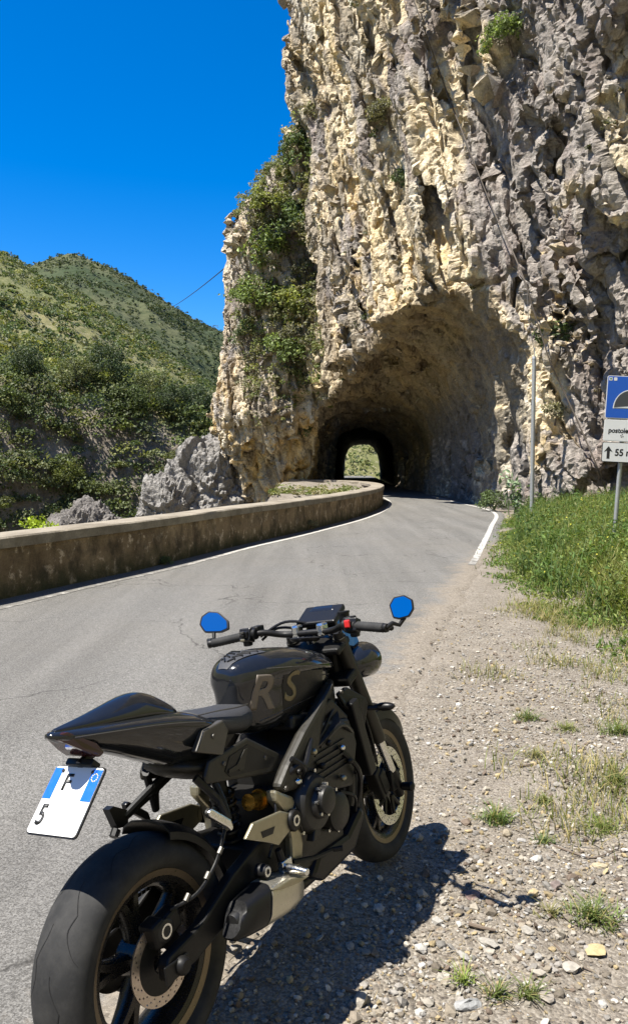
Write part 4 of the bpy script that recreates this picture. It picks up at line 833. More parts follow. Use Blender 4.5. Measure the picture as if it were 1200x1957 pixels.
def bank_pts(n, y0=5.5, y1=25.5, wmax=5.5):
    y = y0 + (y1 - y0) * g.random(n) ** 1.25; x0 = np.interp(y, [5, 6, 9, 12.4, 15.5, 20.4, 26], [2.8, 2.75, 2.62, 2.78, 3.5, 4.85, 6.4]); x = x0 + (g.random(n) ** 1.2) * wmax * np.interp(y, [5, 14, 25], [1, .9, .25]) + .15 * g.normal(size=n)
    cliff_x = np.interp(y, [15.5, 18.6, 21.2, 23.6, 25.6], [13, 9.4, 7.8, 7.1, 6.8]); ok = (x < cliff_x) & (g.random(n) < smooth(-.45, .25, noise(np.stack([x, y, 0 * x], -1) * 1.1) + smooth(.0, 1.4, x - x0) * .85)); x, y = x[ok], y[ok]
    return np.stack([x, y, ground_z(x, y) - .01], -1), smooth(0, 1.0, x - np.interp(y, [5, 6, 9, 12.4, 15.5, 20.4, 26], [2.8, 2.75, 2.62, 2.78, 3.5, 4.85, 6.4]))
P, ed = bank_pts(52000); n = len(P); patch = noise(P * np.array([.5, .5, 0]) + 8)[:, None]; p2_ = noise(P * np.array([1.7, 1.7, 0]) + 2); hh = (.07 + .36 * ed * (1 + .9 * p2_)) * g.uniform(.4, 1.5, n) * (1 + .35 * patch[:, 0]); base = np.where(patch > .12, np.array([[.085, .135, .030]]), np.array([[.150, .175, .040]])); base = np.where(g.random((n, 1)) < .10, np.array([[.30, .26, .10]]), base)
gr1 = blades(P, hh, .0055 * g.uniform(.7, 1.5, n), g, base * g.uniform(.6, 1.4, (n, 1)), .85)
P, ed = bank_pts(36000); n = len(P); pt = noise(P * np.array([.7, .7, 0]) + 3)[:, None]; hz = (.05 + .40 * ed * (1 + .8 * noise(P * np.array([1.7, 1.7, 0]) + 2))) * g.random(n) ** .6; cols = np.where(pt > 0, np.array([[.10, .16, .035]]), np.array([[.17, .205, .05]])) * g.uniform(.6, 1.45, (n, 1)); gr2 = quads_to_tris(*leaves(P + np.stack([0 * hz, 0 * hz, hz], -1), .06, g, cols, np.tile([0, -.3, .8], (n, 1)), .5))
P, ed = bank_pts(330); n = len(P); hz = (.12 + .36 * ed) * g.uniform(.75, 1.2, n); gr3 = quads_to_tris(*leaves(P + np.stack([0 * hz, 0 * hz, hz], -1), .028, g, np.tile([.62, .58, .08], (n, 1)), np.tile([-.2, -.5, .8], (n, 1)), .9))
ncl = 230; P, ed = bank_pts(2600, 8.5, 25, 5.0); P = P[ed > .35][:ncl]; ncl = len(P); k_ = 34; Pc = (P[:, None] + g.normal(size=(ncl, k_, 3)) * np.array([.10, .10, 0])).reshape(-1, 3); n = len(Pc)
hw_ = np.repeat(g.uniform(.38, .85, ncl), k_) * g.uniform(.55, 1.1, n); cw_ = np.repeat(np.array([(.075, .125, .032), (.10, .15, .04), (.16, .175, .055), (.055, .095, .03)])[g.integers(0, 4, ncl)], k_, 0) * g.uniform(.7, 1.35, (n, 1)); gr4 = blades(Pc, hw_, .006 * g.uniform(.7, 1.6, n), g, cw_, .7)
Pl = Pc + np.stack([g.normal(size=n) * .05, g.normal(size=n) * .05, hw_ * g.uniform(.3, .95, n)], -1); gr5 = quads_to_tris(*leaves(Pl, .075, g, cw_ * 1.25, np.tile([0, -.3, .8], (n, 1)), .45))
stuff('bank_grass', [gr1, gr2, gr3, gr4, gr5], MAT_GRASS, 'lush green grass and yellow flowered weeds on the bank under the sign')
# thin dry grass over the stony verge
def thin_dens(x, y):
    xw = x + .3 * noise(np.stack([x * 2, y * 2, 0 * x], -1)); P = np.stack([.8 * xw + .6 * y, .8 * y - .6 * xw, 0 * x + 3.3], -1); return smooth(.1, .4, x - curve_x(ROAD_R, y)) * smooth(-.1, .7, fbm(P * 1.1 + 6, 4) + .55 * smooth(-.9, .6, x - (1.75 + .12 * (y - 4)) ) - .25) * smooth(1.0, 2.0, x + .35)
p2 = verge_pts(17000, .9, 4.0, 1.9, 9.5, lambda x, y: thin_dens(x, y) * smooth(2.4, 4.6, y + x * 1.0)); P = np.stack([p2[:, 0], p2[:, 1], ground_z(p2[:, 0], p2[:, 1]) - .005], -1); n = len(P)
base = np.where(g.random((n, 1)) < .5, np.array([[.30, .255, .11]]), np.array([[.15, .175, .05]])) * g.uniform(.6, 1.4, (n, 1)); d1 = blades(P, g.uniform(.03, .15, n) * (.7 + .5 * smooth(-.3, .4, noise(P * 1.5))), .0028 * g.uniform(.7, 1.5, n), g, base, 1.0)
p2 = verge_pts(4200, -.2, 3.2, 1.6, 8, dens_g); P = np.stack([p2[:, 0], p2[:, 1], ground_z(p2[:, 0], p2[:, 1]) + .006], -1); n = len(P); a = g.uniform(0, 6.28, n); L = g.uniform(.012, .06, n); dv = np.stack([np.cos(a), np.sin(a), .15 * g.normal(size=n)], -1) * L[:, None]; sv = np.stack([-np.sin(a), np.cos(a), 0 * a], -1) * .0012
straw = (np.stack([P - sv, P + sv, P + dv], 1).reshape(-1, 3), np.arange(3 * n).reshape(-1, 3), np.repeat(np.array([[.38, .30, .17]]) * g.uniform(.5, 1.3, (n, 1)), 3, 0))
stuff('verge_grass', [d1, straw], MAT_GRASS, 'thin dry grass and straw on the stony verge')
def tuft(px, py, nb, h, r, col, label):
    d = CAM_H * CAM_F / (py - 885.5); x = (px - 600) / CAM_F * d; q = np.random.default_rng(px); ang = q.uniform(0, 6.28, nb); nb = int(nb * .6); ang = ang[:nb]; rr = r * 1.1 * q.random(nb) ** 1.1 * (1 + .25 * np.sin(ang * 3 + px)); P = np.stack([rr * np.cos(ang), rr * np.sin(ang) * .7, 0 * rr], -1)
    hh = h * q.uniform(.25, 1.35, nb) * (1 - .55 * rr / r); c = np.array(col) * q.uniform(.6, 1.45, (nb, 1)); c = np.where(q.random((nb, 1)) < .12, np.array([[.32, .27, .12]]), c); V, F, c = blades(P, hh, .0026 * q.uniform(.7, 1.5, nb), q, c, 1.25)
    o = add_obj('grass_tuft', np_mesh('grass_tuft', V, F, False, c), MAT_GRASS, None, label, 'grass', 'grass tufts on the verge'); o.location = (x, d, float(ground_z(np.array([x]), np.array([d]))[0]) - .005)
for a in [(955, 1575, 420, .105, .085, (.12, .175, .05), 'large green grass tuft in the middle of the stony verge'), (1048, 1535, 150, .06, .055, (.16, .18, .06), 'small grass tuft right of the large one'), (1165, 1592, 420, .07, .13, (.16, .20, .05), 'wide low grass tuft near the right edge'),
 (1150, 1770, 420, .10, .12, (.13, .175, .05), 'grass tuft behind the long pale stone'), (1050, 1617, 160, .07, .05, (.12, .16, .06), 'dark small tuft below the twigs'), (895, 1895, 110, .075, .035, (.17, .22, .05), 'bright small tuft above the grey stone at the bottom'), (962, 1925, 130, .08, .04, (.13, .17, .05), 'small tuft at the bottom edge'),
 (1022, 1925, 150, .08, .05, (.14, .175, .055), 'small tuft right of the bottom edge tuft'), (1065, 1760, 150, .06, .06, (.20, .19, .08), 'dry tuft left of the long pale stone'), (1015, 1372, 330, .09, .10, (.12, .16, .05), 'dark green tuft at the upper edge of the gravel'), (1190, 1500, 240, .10, .09, (.14, .18, .05), 'green tuft cut by the right edge'),
 (1030, 1450, 260, .07, .13, (.19, .19, .075), 'thin yellowish tuft in the upper gravel'), (1090, 1390, 260, .07, .12, (.18, .20, .06), 'yellow green tuft below the bank'), (1190, 1400, 340, .12, .12, (.13, .17, .05), 'dense tuft under the bank at the right edge')]: tuft(*a)
def twig(pts, r, label):
    P = []
    for px, py in pts:
        d = CAM_H * CAM_F / (py - 885.5); x = (px - 600) / CAM_F * d; P.append((x, d, float(ground_z(np.array([x]), np.array([d]))[0]) + r * 1.3))
    MB().tube([Vector(p) for p in catmull(P, 4)], list(np.linspace(r, r * .5, (len(P) - 1) * 4 + 1)), 7).build('twig', MAT_BARK, label=label, cat='twig', group='twigs on the verge')
twig([(905, 1786), (930, 1792), (958, 1798)], .009, 'thick dark twig lying on the gravel'); twig([(1060, 1620), (1110, 1640), (1150, 1648), (1195, 1632)], .005, 'long thin twig by the right edge'); twig([(1075, 1818), (1110, 1852), (1150, 1872)], .004, 'pale thin straw twig below the yellow stone'); twig([(1000, 1470), (1030, 1466), (1052, 1462)], .006, 'short dark twig in the upper gravel')
twig([(655, 1915), (680, 1920), (698, 1928)], .007, 'short twig inside the motorcycle shadow at the bottom')
# bits of rubble along the foot of the parapet
for i, (px, py, s_) in enumerate([(160, 1122, .05), (253, 1096, .04), (185, 1124, .03), (240, 1102, .035), (130, 1132, .03), (487, 1043, .05)]):
    stone(px, py, s_, .7, 200 + i, (.58, .54, .47), ['largest', 'whitish', 'small grey', 'small pale', 'leftmost', 'farthest'][i] + ' bit of broken plaster on the edge line by the parapet')
# ------------------------------------------------------------------ motorcycle (local x forward, y left, z up; rear tyre touches the ground at the origin)
PAINT = plain('gloss_black_paint', (.010, .011, .013), .12, var=.2, scale=60, spec=.4, coat=.35)
SATIN = plain('satin_black_plastic', (.0065, .0065, .007), .38, var=.2, scale=80, spec=.28)
MATTE = plain('matte_black_metal', (.010, .0095, .009), .48, metal=.2, var=.2, scale=60, spec=.3)
FRAME = plain('dark_olive_frame', (.021, .019, .0145), .48, metal=.25, var=.12, scale=40)
ALLOY = plain('satin_alloy', (.33, .30, .215), .40, metal=.8, var=.12, scale=50)
SILVER = plain('bright_steel', (.68, .68, .66), .25, metal=1.0, var=.08, scale=60)
DISC = plain('brake_steel', (.47, .40, .34), .34, metal=.9, var=.18, scale=70)
ENGINE = plain('engine_grey', (.017, .0165, .016), .45, metal=.35, var=.15, scale=60)
RIM = plain('gloss_black_rim', (.020, .018, .016), .28, metal=.4, var=.15, scale=60)
RIMLIP = plain('brown_reflection_rim_lip', (.16, .125, .085), .35, metal=.7, var=.15, scale=60)  # ground reflection painted as brown on the black rim edge
GOLD = plain('gold_anodised', (.62, .33, .06), .32, metal=.9, var=.1, scale=60)
SEATM = plain('seat_vinyl', (.030, .031, .035), .58, var=.2, scale=160, bump=.35)
RED = plain('red_switch', (.55, .02, .02), .4)
WHITE = plain('white_plate', (.74, .74, .72), .35, var=.05)
BLUE = plain('blue_plate_band', (.01, .11, .55), .35, var=.08)
INK = plain('black_lettering', (.012, .012, .012), .5)
BEIGE = plain('silver_beige_decal', (.135, .112, .088), .4, metal=.2, var=.1)
GREYD = plain('dull_grey_decal', (.07, .064, .055), .4, metal=.3)
SMOKE = plain('smoked_lens', (.035, .012, .012), .08, spec=.6)
m = NT('tyre_rubber'); v = m.coord(); n1 = m.noise(v, 14, 5, .65); n2 = m.noise(v, 160, 3)
m.col(m.mix(m.ramp(n1, [(.4, 0), (.75, 1)]), (.017, .017, .017), (.038, .037, .035))); m.set(Roughness=.75); m.p.inputs['Specular IOR Level'].default_value = .3; m.bump(m.mix(.5, n1, n2), .25, .002); RUBBER = m.m
m = NT('mirror_glass'); m.set(Base_Color=(.48, .58, .66, 1), Metallic=1.0, Roughness=.02); MIRROR = m.m

bike = empty('motorcycle', 'black naked sport motorcycle leaning on its side stand at the road edge', 'motorcycle')
hd, ln, st = R(31.33), R(9.057), R(3.3)
f_ = Vector((math.sin(hd), math.cos(hd), 0)); le = Vector((-math.cos(hd), math.sin(hd), 0)); l2 = le * math.cos(ln) - Vector((0, 0, math.sin(ln))); z2 = le * math.sin(ln) + Vector((0, 0, math.cos(ln)))
BIKE_M = Matrix(((f_.x, l2.x, z2.x, -.4323), (f_.y, l2.y, z2.y, 2.0791), (f_.z, l2.z, z2.z, .006), (0, 0, 0, 1))); bike.matrix_world = BIKE_M
SAX = Vector((-math.sin(R(23.9)), 0, math.cos(R(23.9)))); SO = Vector((1.375, 0, .285)); SR = Matrix.Rotation(st, 3, SAX)
def steer(p): return SO + SR @ (Vector(p) - SO)
def part(mb, name, mat, parent=None, st_=False, **kw):
    if st_: mb.xf(steer)
    return mb.build(name, mat, parent or bike, **kw)
def arc(cx, cz, r, a0, a1, n): return [(cx + r * math.cos(a), cz + r * math.sin(a)) for a in np.linspace(a0, a1, n)]
def tyre_prof(R_, w, rim, n=17):
    # crown of a sport tyre then the sidewall down to the bead
    pr = []
    for a in np.linspace(-1, 1, n): 
        y = w / 2 * math.sin(a * 1.42) / math.sin(1.42); r = R_ - w * .42 * (1 - math.cos(a * 1.25)); pr.append((r, y))
    b = pr[-1]; side = [(b[0] - (b[0] - rim) * .35, w * .5), (b[0] - (b[0] - rim) * .75, w * .45), (rim + .004, w * .37), (rim - .006, w * .36)]
    return [(r, -y) for r, y in side[::-1]] + pr + side
def wheel(name, c, R_, w, rimr, spokes, st_):
    W = w * .37
    rim = MB().lathe([(rimr - .035, -W * .55), (rimr - .022, -W * .7), (rimr - .014, -W * .94), (rimr - .030, -W * .86), (rimr - .045, -W * .45), (rimr - .048, 0), (rimr - .045, W * .45), (rimr - .030, W * .86), (rimr - .014, W * .94), (rimr - .022, W * .7), (rimr - .035, W * .55), (rimr - .030, 0)], c, 72, closed_prof=True)
    for k in range(spokes):
        a = 2 * math.pi * k / spokes + .45
        for da in (-.10, .10):
            rings = []
            for t in np.linspace(0, 1, 6):
                r = .045 + (rimr - .085) * t; aa = a + da * (.25 + 1.5 * t ** 1.5); ww = .020 - .007 * t; dd = .030 - .012 * t; ca, sa = math.cos(aa), math.sin(aa)
                rings.append([(c[0] + r * ca - q * sa, c[1] + e, c[2] + r * sa + q * ca) for q, e in ((-ww, -dd * .5), (-ww * .6, -dd), (ww * .6, -dd), (ww, -dd * .5), (ww, dd * .5), (ww * .6, dd), (-ww * .6, dd), (-ww, dd * .5))])
            rim.loft(rings)
    rim.lathe([(.001, -.055), (.030, -.055), (.042, -.045), (.055, -.03), (.055, .03), (.042, .045), (.030, .055), (.001, .055)], c, 32)
    ro = part(rim, name, RIM, st_=st_)
    part(MB().lathe(tyre_prof(R_, w, rimr), c, 120), 'tyre', RUBBER, ro, st_, ang=70)
    for s in (-1, 1): part(MB().lathe([(rimr - .015, s * W * .955), (rimr + .003, s * W * 1.03), (rimr + .004, s * W * .97), (rimr - .014, s * W * .93)], c, 90, closed_prof=True), 'rim_lip', RIMLIP, ro, st_)
    return ro
def disc(c, r0, r1, th, parent, st_, holes=3, nseg=132, mat=None):
    mb = MB(); rad = np.linspace(r0, r1, 2 * holes + 2); idx = {}
    V = []; F = []
    for i in range(nseg):
        a = 2 * math.pi * i / nseg
        for q, r in enumerate(rad):
            for e in (-th / 2, th / 2): V.append((c[0] + r * math.cos(a), c[1] + e, c[2] + r * math.sin(a)))
    k = len(rad); vid = lambda i, q, e: ((i % nseg) * k + q) * 2 + e
    gone = set()
    for i in range(nseg):
        for q in range(1, k - 1, 2):
            if (i + (q // 2) * 2) % 6 == 0: gone.add((i, q))
    for i in range(nseg):
        for q in range(k - 1):
            if (i, q) in gone: 
                F += [(vid(i, q, 0), vid(i, q, 1), vid(i + 1, q, 1), vid(i + 1, q, 0)), (vid(i, q + 1, 0), vid(i + 1, q + 1, 0), vid(i + 1, q + 1, 1), vid(i, q + 1, 1)), (vid(i, q, 0), vid(i, q + 1, 0), vid(i, q + 1, 1), vid(i, q, 1)), (vid(i + 1, q, 0), vid(i + 1, q, 1), vid(i + 1, q + 1, 1), vid(i + 1, q + 1, 0))]
                continue
            F += [(vid(i, q, 0), vid(i, q + 1, 0), vid(i + 1, q + 1, 0), vid(i + 1, q, 0)), (vid(i, q, 1), vid(i + 1, q, 1), vid(i + 1, q + 1, 1), vid(i, q + 1, 1))]
        F += [(vid(i, 0, 0), vid(i + 1, 0, 0), vid(i + 1, 0, 1), vid(i, 0, 1)), (vid(i, k - 1, 0), vid(i, k - 1, 1), vid(i + 1, k - 1, 1), vid(i + 1, k - 1, 0))]
    return part(mb.add(V, F), 'brake_disc', mat or DISC, parent, st_, smooth_=False)
RC, FC = (0, 0, .315), (1.405, 0, .30)
rw = wheel('rear_wheel', RC, .315, .182, .222, 5, False); fw_ = wheel('front_wheel', FC, .30, .120, .222, 5, True)
disc((0, -.083, .315), .082, .110, .005, rw, False, 3, 108); part(MB().lathe([(.03, -.08), (.082, -.081), (.082, -.085), (.03, -.086)], RC, 40, closed_prof=True), 'disc_carrier', MATTE, rw)
for s in (-1, 1):
    disc((FC[0], s * .062, FC[2]), .118, .155, .005, fw_, True, 3, 132, SILVER); mb = MB()
    for k in range(5):
        a = 2 * math.pi * k / 5; mb.tube([(FC[0] + .05 * math.cos(a), s * .058, FC[2] + .05 * math.sin(a)), (FC[0] + .12 * math.cos(a + .25), s * .062, FC[2] + .12 * math.sin(a + .25))], .009, 6)
        mb.tube([(FC[0] + .05 * math.cos(a), s * .058, FC[2] + .05 * math.sin(a)), (FC[0] + .12 * math.cos(a - .25), s * .062, FC[2] + .12 * math.sin(a - .25))], .009, 6)
    part(mb, 'disc_carrier', ENGINE, fw_, True)
# tread grooves of the rear tyre
mb = MB()
def tread_pt(a, u, off=.0012):
    w, R_ = .182, .315; y = w / 2 * math.sin(u * 1.42) / math.sin(1.42); r = R_ - w * .42 * (1 - math.cos(u * 1.25)) + off; return Vector((r * math.cos(a), y, .315 + r * math.sin(a)))
for k in range(9):
    for s in (-1, 1):
        a0 = k * 2 * math.pi / 9 + (.35 if s > 0 else 0); pts = [(a0, .12 * s), (a0 + .10, .16 * s), (a0 + .24, .34 * s), (a0 + .27, .36 * s), (a0 + .40, .30 * s), (a0 + .55, .52 * s), (a0 + .62, .74 * s)]
        P_ = catmull([(x, y, 0) for x, y in pts], 5); L = []; Rr = []
        for i, p in enumerate(P_):
            wd = .011 * math.sin(math.pi * min(1, max(.08, i / (len(P_) - 1)))) ** .5; L.append(tread_pt(p[0], p[1] - wd)); Rr.append(tread_pt(p[0], p[1] + wd))
        n = len(L); mb.add(L + Rr, [(i, i + 1, n + i + 1, n + i) for i in range(n - 1)])
part(mb, 'tread_grooves', plain('groove_black', (.006, .006, .006), .9), rw)
# sprocket and chain on the left
mb = MB().lathe([(.06, .082), (.098, .083), (.104, .086), (.098, .089), (.06, .09)], RC, 43, closed_prof=True); part(mb, 'sprocket', ENGINE, rw)
mb = MB()
for z0, z1 in ((.418, .435), (.212, .385)):
    for t in np.linspace(0, 1, 30): mb.box((.52 * t, .086, z0 + (z1 - z0) * t), (.014, .014, .011))
part(mb, 'drive_chain', ENGINE, smooth_=False)
# ---- swingarm, hugger, rear brake
sw = MB()
for s in (-1, 1):
    y0, y1 = (s * .112, s * .150) if s < 0 else (s * .105, s * .138)
    sw.prism([(-.045, .335), (-.03, .352), (.10, .372), (.26, .440), (.40, .478), (.52, .455), (.545, .40), (.50, .355), (.38, .355), (.22, .325), (.06, .290), (-.045, .290)], y0, y1)
sw.box((.44, 0, .42), (.12, .24, .08)); so = part(sw, 'swingarm', MATTE, bevel=.008, smooth_=False)
part(MB().prism([(-.062, .292), (-.062, .34), (.03, .335), (.03, .297)], -.158, -.151), 'axle_plate', SATIN, so, bevel=.003, smooth_=False)
part(MB().lathe([(.001, -.174), (.016, -.174), (.022, -.168), (.024, -.158), (.024, -.150)], RC, 24), 'axle_nut', MATTE, so)
for k in range(6):
    a = k * 1.047; 
hg = MB(); rings = []
for a in np.linspace(R(12), R(74), 14):
    rr = .330; rings.append([(rr * math.cos(a) + dx * 0, y, .315 + (rr + e) * math.sin(a)) if False else ((rr + e) * math.cos(a), y, .315 + (rr + e) * math.sin(a)) for y, e in ((-.092, -.03), (-.090, -.01), (-.06, .010), (0, .016), (.06, .010), (.090, -.01), (.092, -.03), (.084, -.012), (.055, .006), (0, .010), (-.055, .004), (-.084, -.012))])
hg.loft(rings); part(hg, 'rear_hugger', SATIN)
cal = MB().box((.02, -.092, .405), (.085, .05, .06), Matrix.Rotation(R(-12), 3, 'Y')).box((-.02, -.092, .40), (.05, .058, .07), Matrix.Rotation(R(-12), 3, 'Y')); co = part(cal, 'rear_caliper', MATTE, bevel=.010, smooth_=False)
part(MB().lathe([(.001, -.1235), (.026, -.1235), (.030, -.121), (.031, -.115)], (-.005, 0, .402), 28), 'piston_cap', ENGINE, co)
part(MB().lathe([(.014, -.1245), (.019, -.1245), (.019, -.1235), (.014, -.1235)], (-.005, 0, .402), 28, closed_prof=True), 'cap_ring', SILVER, co)
part(MB().tube(catmull([(.03, -.11, .44), (.09, -.155, .46), (.17, -.158, .50), (.22, -.158, .555), (.26, -.15, .60)], 6), .0052, 8), 'brake_hose', SATIN)
for t, p in enumerate([(.06, -.140, .452), (.13, -.158, .482), (.195, -.159, .525), (.238, -.156, .575)]): part(MB().tube([Vector(p), Vector(p) + Vector((.015, -.001, .013))], .0078, 8), 'hose_clip', GREYD)
# ---- shock absorber
sh = MB().tube([(.43, -.02, .40), (.40, -.02, .69)], .020, 12); sho = part(sh, 'shock_absorber', MATTE)
hel = [(.428 - .025 * t + .036 * math.cos(t * 38), -.02 + .036 * math.sin(t * 38), .45 + .17 * t) for t in np.linspace(0, 1, 110)]; part(MB().tube(hel, .0065, 6), 'spring', SATIN, sho)
part(MB().tube([(.447, -.085, .575), (.500, -.085, .565)], [.026, .026], 16).tube([(.50, -.085, .565), (.512, -.085, .563)], .033, 16), 'reservoir', GOLD, sho); 
# ---- engine
en = MB(); en.box((.70, 0, .42), (.36, .30, .26)); en.prism([(.66, .52), (.95, .46), (1.02, .60), (.98, .70), (.76, .74), (.66, .66)], -.17, .17); en.box((.80, 0, .735), (.24, .26, .05), Matrix.Rotation(R(12), 3, 'Y')); eo = part(en, 'engine', ENGINE, bevel=.012, smooth_=False)
def cover(c, r, y0, depth, name, mat, ridge=True):
    prof = [(.001, y0 - depth), (r * .42, y0 - depth), (r * .46, y0 - depth + .004), (r * .5, y0 - depth * .72), (r * .82, y0 - depth * .66), (r * .94, y0 - depth * .45), (r, y0 - depth * .1), (r, y0 + .03)] if ridge else [(.001, y0 - depth), (r * .8, y0 - depth), (r * .95, y0 - depth * .8), (r, y0 - depth * .2), (r, y0 + .03)]
    o = part(MB().lathe(prof, (c[0], 0, c[1]), 40), name, mat, eo); bl = MB()
    for k in range(7): a = k * .9 + .3; bl.lathe([(.001, y0 - depth * .35), (.006, y0 - depth * .35), (.006, y0 + .01)], (c[0] + (r + .004) * math.cos(a), 0, c[1] + (r + .004) * math.sin(a)), 8)
    part(bl, 'cover_bolts', SILVER, o); return o
cover((.655, .505), .098, -.165, .062, 'clutch_cover', ENGINE); cover((.80, .425), .066, -.16, .04, 'alternator_cover', ENGINE, False); cover((.665, .515), .045, -.225, .022, 'clutch_cap', ENGINE, False)
part(MB().prism([(.60, .40), (.64, .40), (.675, .455), (.64, .47)], -.205, -.175), 'casting_rib', ENGINE, eo, bevel=.004, smooth_=False)
for k, (x, z) in enumerate([(.585, .60), (.60, .625), (.70, .66), (.80, .66), (.88, .62), (.92, .56), (.86, .52), (.74, .60)]): part(MB().ball((x, -.185, z), (.012, .014, .011)), 'fitting', [SILVER, MATTE, ALLOY, MATTE][k % 4], eo)
for k, pth in enumerate([[(.55, -.16, .62), (.58, -.20, .655), (.62, -.2, .64), (.70, -.18, .70)], [(.62, -.17, .60), (.60, -.205, .64), (.56, -.19, .68)], [(.90, -.17, .60), (.96, -.19, .52), (1.02, -.15, .42), (1.0, -.12, .33)], [(.76, -.17, .66), (.88, -.19, .70), (1.0, -.16, .64), (1.06, -.12, .58)]]): part(MB().tube(catmull(pth, 6), .010, 8), 'hose', SATIN, eo)
part(MB().box((1.075, 0, .60), (.05, .34, .30), Matrix.Rotation(R(-14), 3, 'Y')), 'radiator', SATIN, bevel=.006, smooth_=False)
for s in (-1, 1): 
    part(MB().prism([(.985, .785), (1.05, .795), (1.135, .735), (1.145, .705), (1.085, .600), (1.06, .625), (1.04, .70), (1.0, .735)], [s * .12, s * .12, s * .15, s * .15, s * .145, s * .14, s * .14, s * .13], [s * .135, s * .14, s * .165, s * .165, s * .16, s * .155, s * .155, s * .15]), 'radiator_shroud', SATIN, bevel=.006, smooth_=False)
    part(MB().prism([(.80, .77), (.90, .79), (1.0, .70), (.97, .665), (.86, .69), (.70, .635), (.64, .60), (.66, .66)], s * .125, s * .158), 'air_duct_panel', SATIN, bevel=.008, smooth_=False)
    # frame beam, from the steering head to the swingarm pivot
    fbx = [(1.0, .840), (1.02, .80), (.99, .755), (.87, .705), (.74, .655), (.64, .600), (.585, .572), (.515, .585), (.490, .612), (.555, .662), (.67, .735), (.79, .797), (.90, .842)]
    part(MB().prism(fbx, [s * (.07 + .070 * smooth(1.02, .88, x)) for x, _ in fbx], [s * (.105 + .078 * smooth(1.02, .88, x)) for x, _ in fbx]), 'frame_beam', FRAME, bevel=.014, smooth_=False)
    part(MB().prism([(.475, .610), (.56, .560), (.585, .52), (.585, .40), (.565, .345), (.51, .345), (.525, .44), (.515, .52), (.47, .575)], s * .135, s * .178), 'pivot_plate', ALLOY, bevel=.010, smooth_=False)
    part(MB().prism([(.285, .532), (.33, .562), (.475, .545), (.525, .52), (.52, .475), (.44, .452), (.395, .478)], s * .176, s * .188), 'heel_plate', ALLOY, bevel=.004, smooth_=False)
    part(MB().prism([(.36, .525), (.43, .515), (.415, .498), (.365, .505)], s * .1755, s * .1895), 'heel_plate_slot', SATIN, smooth_=False)
    part(MB().lathe([(.001, s * .198), (.030, s * .198), (.034, s * .193), (.034, s * .175)], (.532, 0, .495), 26), 'pivot_bolt', MATTE)
    part(MB().lathe([(.010, s * .2), (.017, s * .2), (.017, s * .196), (.010, s * .196)], (.532, 0, .495), 26, closed_prof=True), 'bolt_ring', SILVER)
    part(MB().tube([(.445, s * .185, .385), (.44, s * .235, .385), (.432, s * .285, .385)], [.015, .014, .011], 10).box((.455, s * .19, .388), (.05, .02, .035)), 'footpeg', SILVER, bevel=.003)
    part(MB().tube([(.44, s * .182, .44), (.45, s * .187, .385)], .012, 8), 'peg_stay', MATTE)
# brake pedal
part(MB().tube([(.50, -.185, .375), (.60, -.20, .35), (.70, -.205, .335), (.72, -.235, .335)], [.009, .008, .008, .010], 8), 'brake_pedal', MATTE)
part(MB().lathe([(.001, -.205), (.018, -.205), (.021, -.20), (.021, -.17)], (.345, 0, .415), 22), 'master_cylinder_cap', MATTE); part(MB().lathe([(.008, -.2065), (.0145, -.2065), (.0145, -.2045), (.008, -.2045)], (.345, 0, .415), 22, closed_prof=True), 'cap_ring', SILVER)
# belly pan and headers
part(MB().prism([(.62, .27), (.70, .225), (.92, .24), (1.02, .33), (1.0, .375), (.88, .315), (.68, .325)], -.165, .165), 'belly_pan', SATIN, bevel=.02, smooth_=False)
for k, y in enumerate((-.10, 0, .10)): part(MB().tube(catmull([(.95, y, .58), (1.03, y, .52), (1.045, y * .9, .40), (.98, y * .7, .27), (.82, y * .5, .20), (.62, -.05, .20)], 6), .021, 10), 'exhaust_header', ENGINE)
# silencer on the right
rings = []
for x, zc, yc, h_, w_ in [(.180, .345, -.190, .030, .028), (.190, .345, -.190, .042, .038), (.24, .343, -.191, .050, .046), (.29, .340, -.192, .054, .050), (.30, .340, -.192, .055, .050), (.38, .327, -.187, .058, .052), (.44, .315, -.180, .054, .050), (.50, .303, -.170, .044, .044), (.56, .285, -.14, .032, .034)]:
    ring = []
    for a in np.linspace(0, 2 * math.pi, 28, endpoint=False):
        ca, sa = math.cos(a), math.sin(a); ring.append((x + .03 * sa * (x < .31), yc + w_ * np.sign(ca) * abs(ca) ** .6, zc + h_ * np.sign(sa) * abs(sa) ** .6))
    rings.append(ring)
mo = part(MB().loft(rings[4:]), 'silencer', plain('brushed_silencer', (.50, .47, .39), .35, metal=.85, var=.12, scale=50)); part(MB().loft(rings[:4]), 'silencer_end_cap', SATIN, mo)
part(MB().lathe([(.001, 0), (.026, 0), (.028, .004), (.030, .02)], (0, 0, 0), 20).xf(lambda p: Vector((.176 + p.y, -.190 + p.x * .8, .345 + p.z * .8))), 'silencer_outlet', INK, mo)
part(MB().prism([(.31, .382), (.40, .376), (.50, .340), (.44, .345), (.36, .362)], -.246, -.228), 'heat_shield', ALLOY, mo, bevel=.004, smooth_=False)
part(MB().tube(catmull([(.54, -.12, .285), (.62, -.08, .24), (.70, -.03, .205)], 6), .028, 12), 'exhaust_pipe', ENGINE)
# side stand reaching the ground on the left
part(MB().tube([(.58, .13, .33), (.56, .24, .16), (.55, .325, .062)], [.016, .014, .012], 10).box((.55, .33, .058), (.085, .05, .014), Matrix.Rotation(R(9), 3, 'X')), 'side_stand', MATTE)
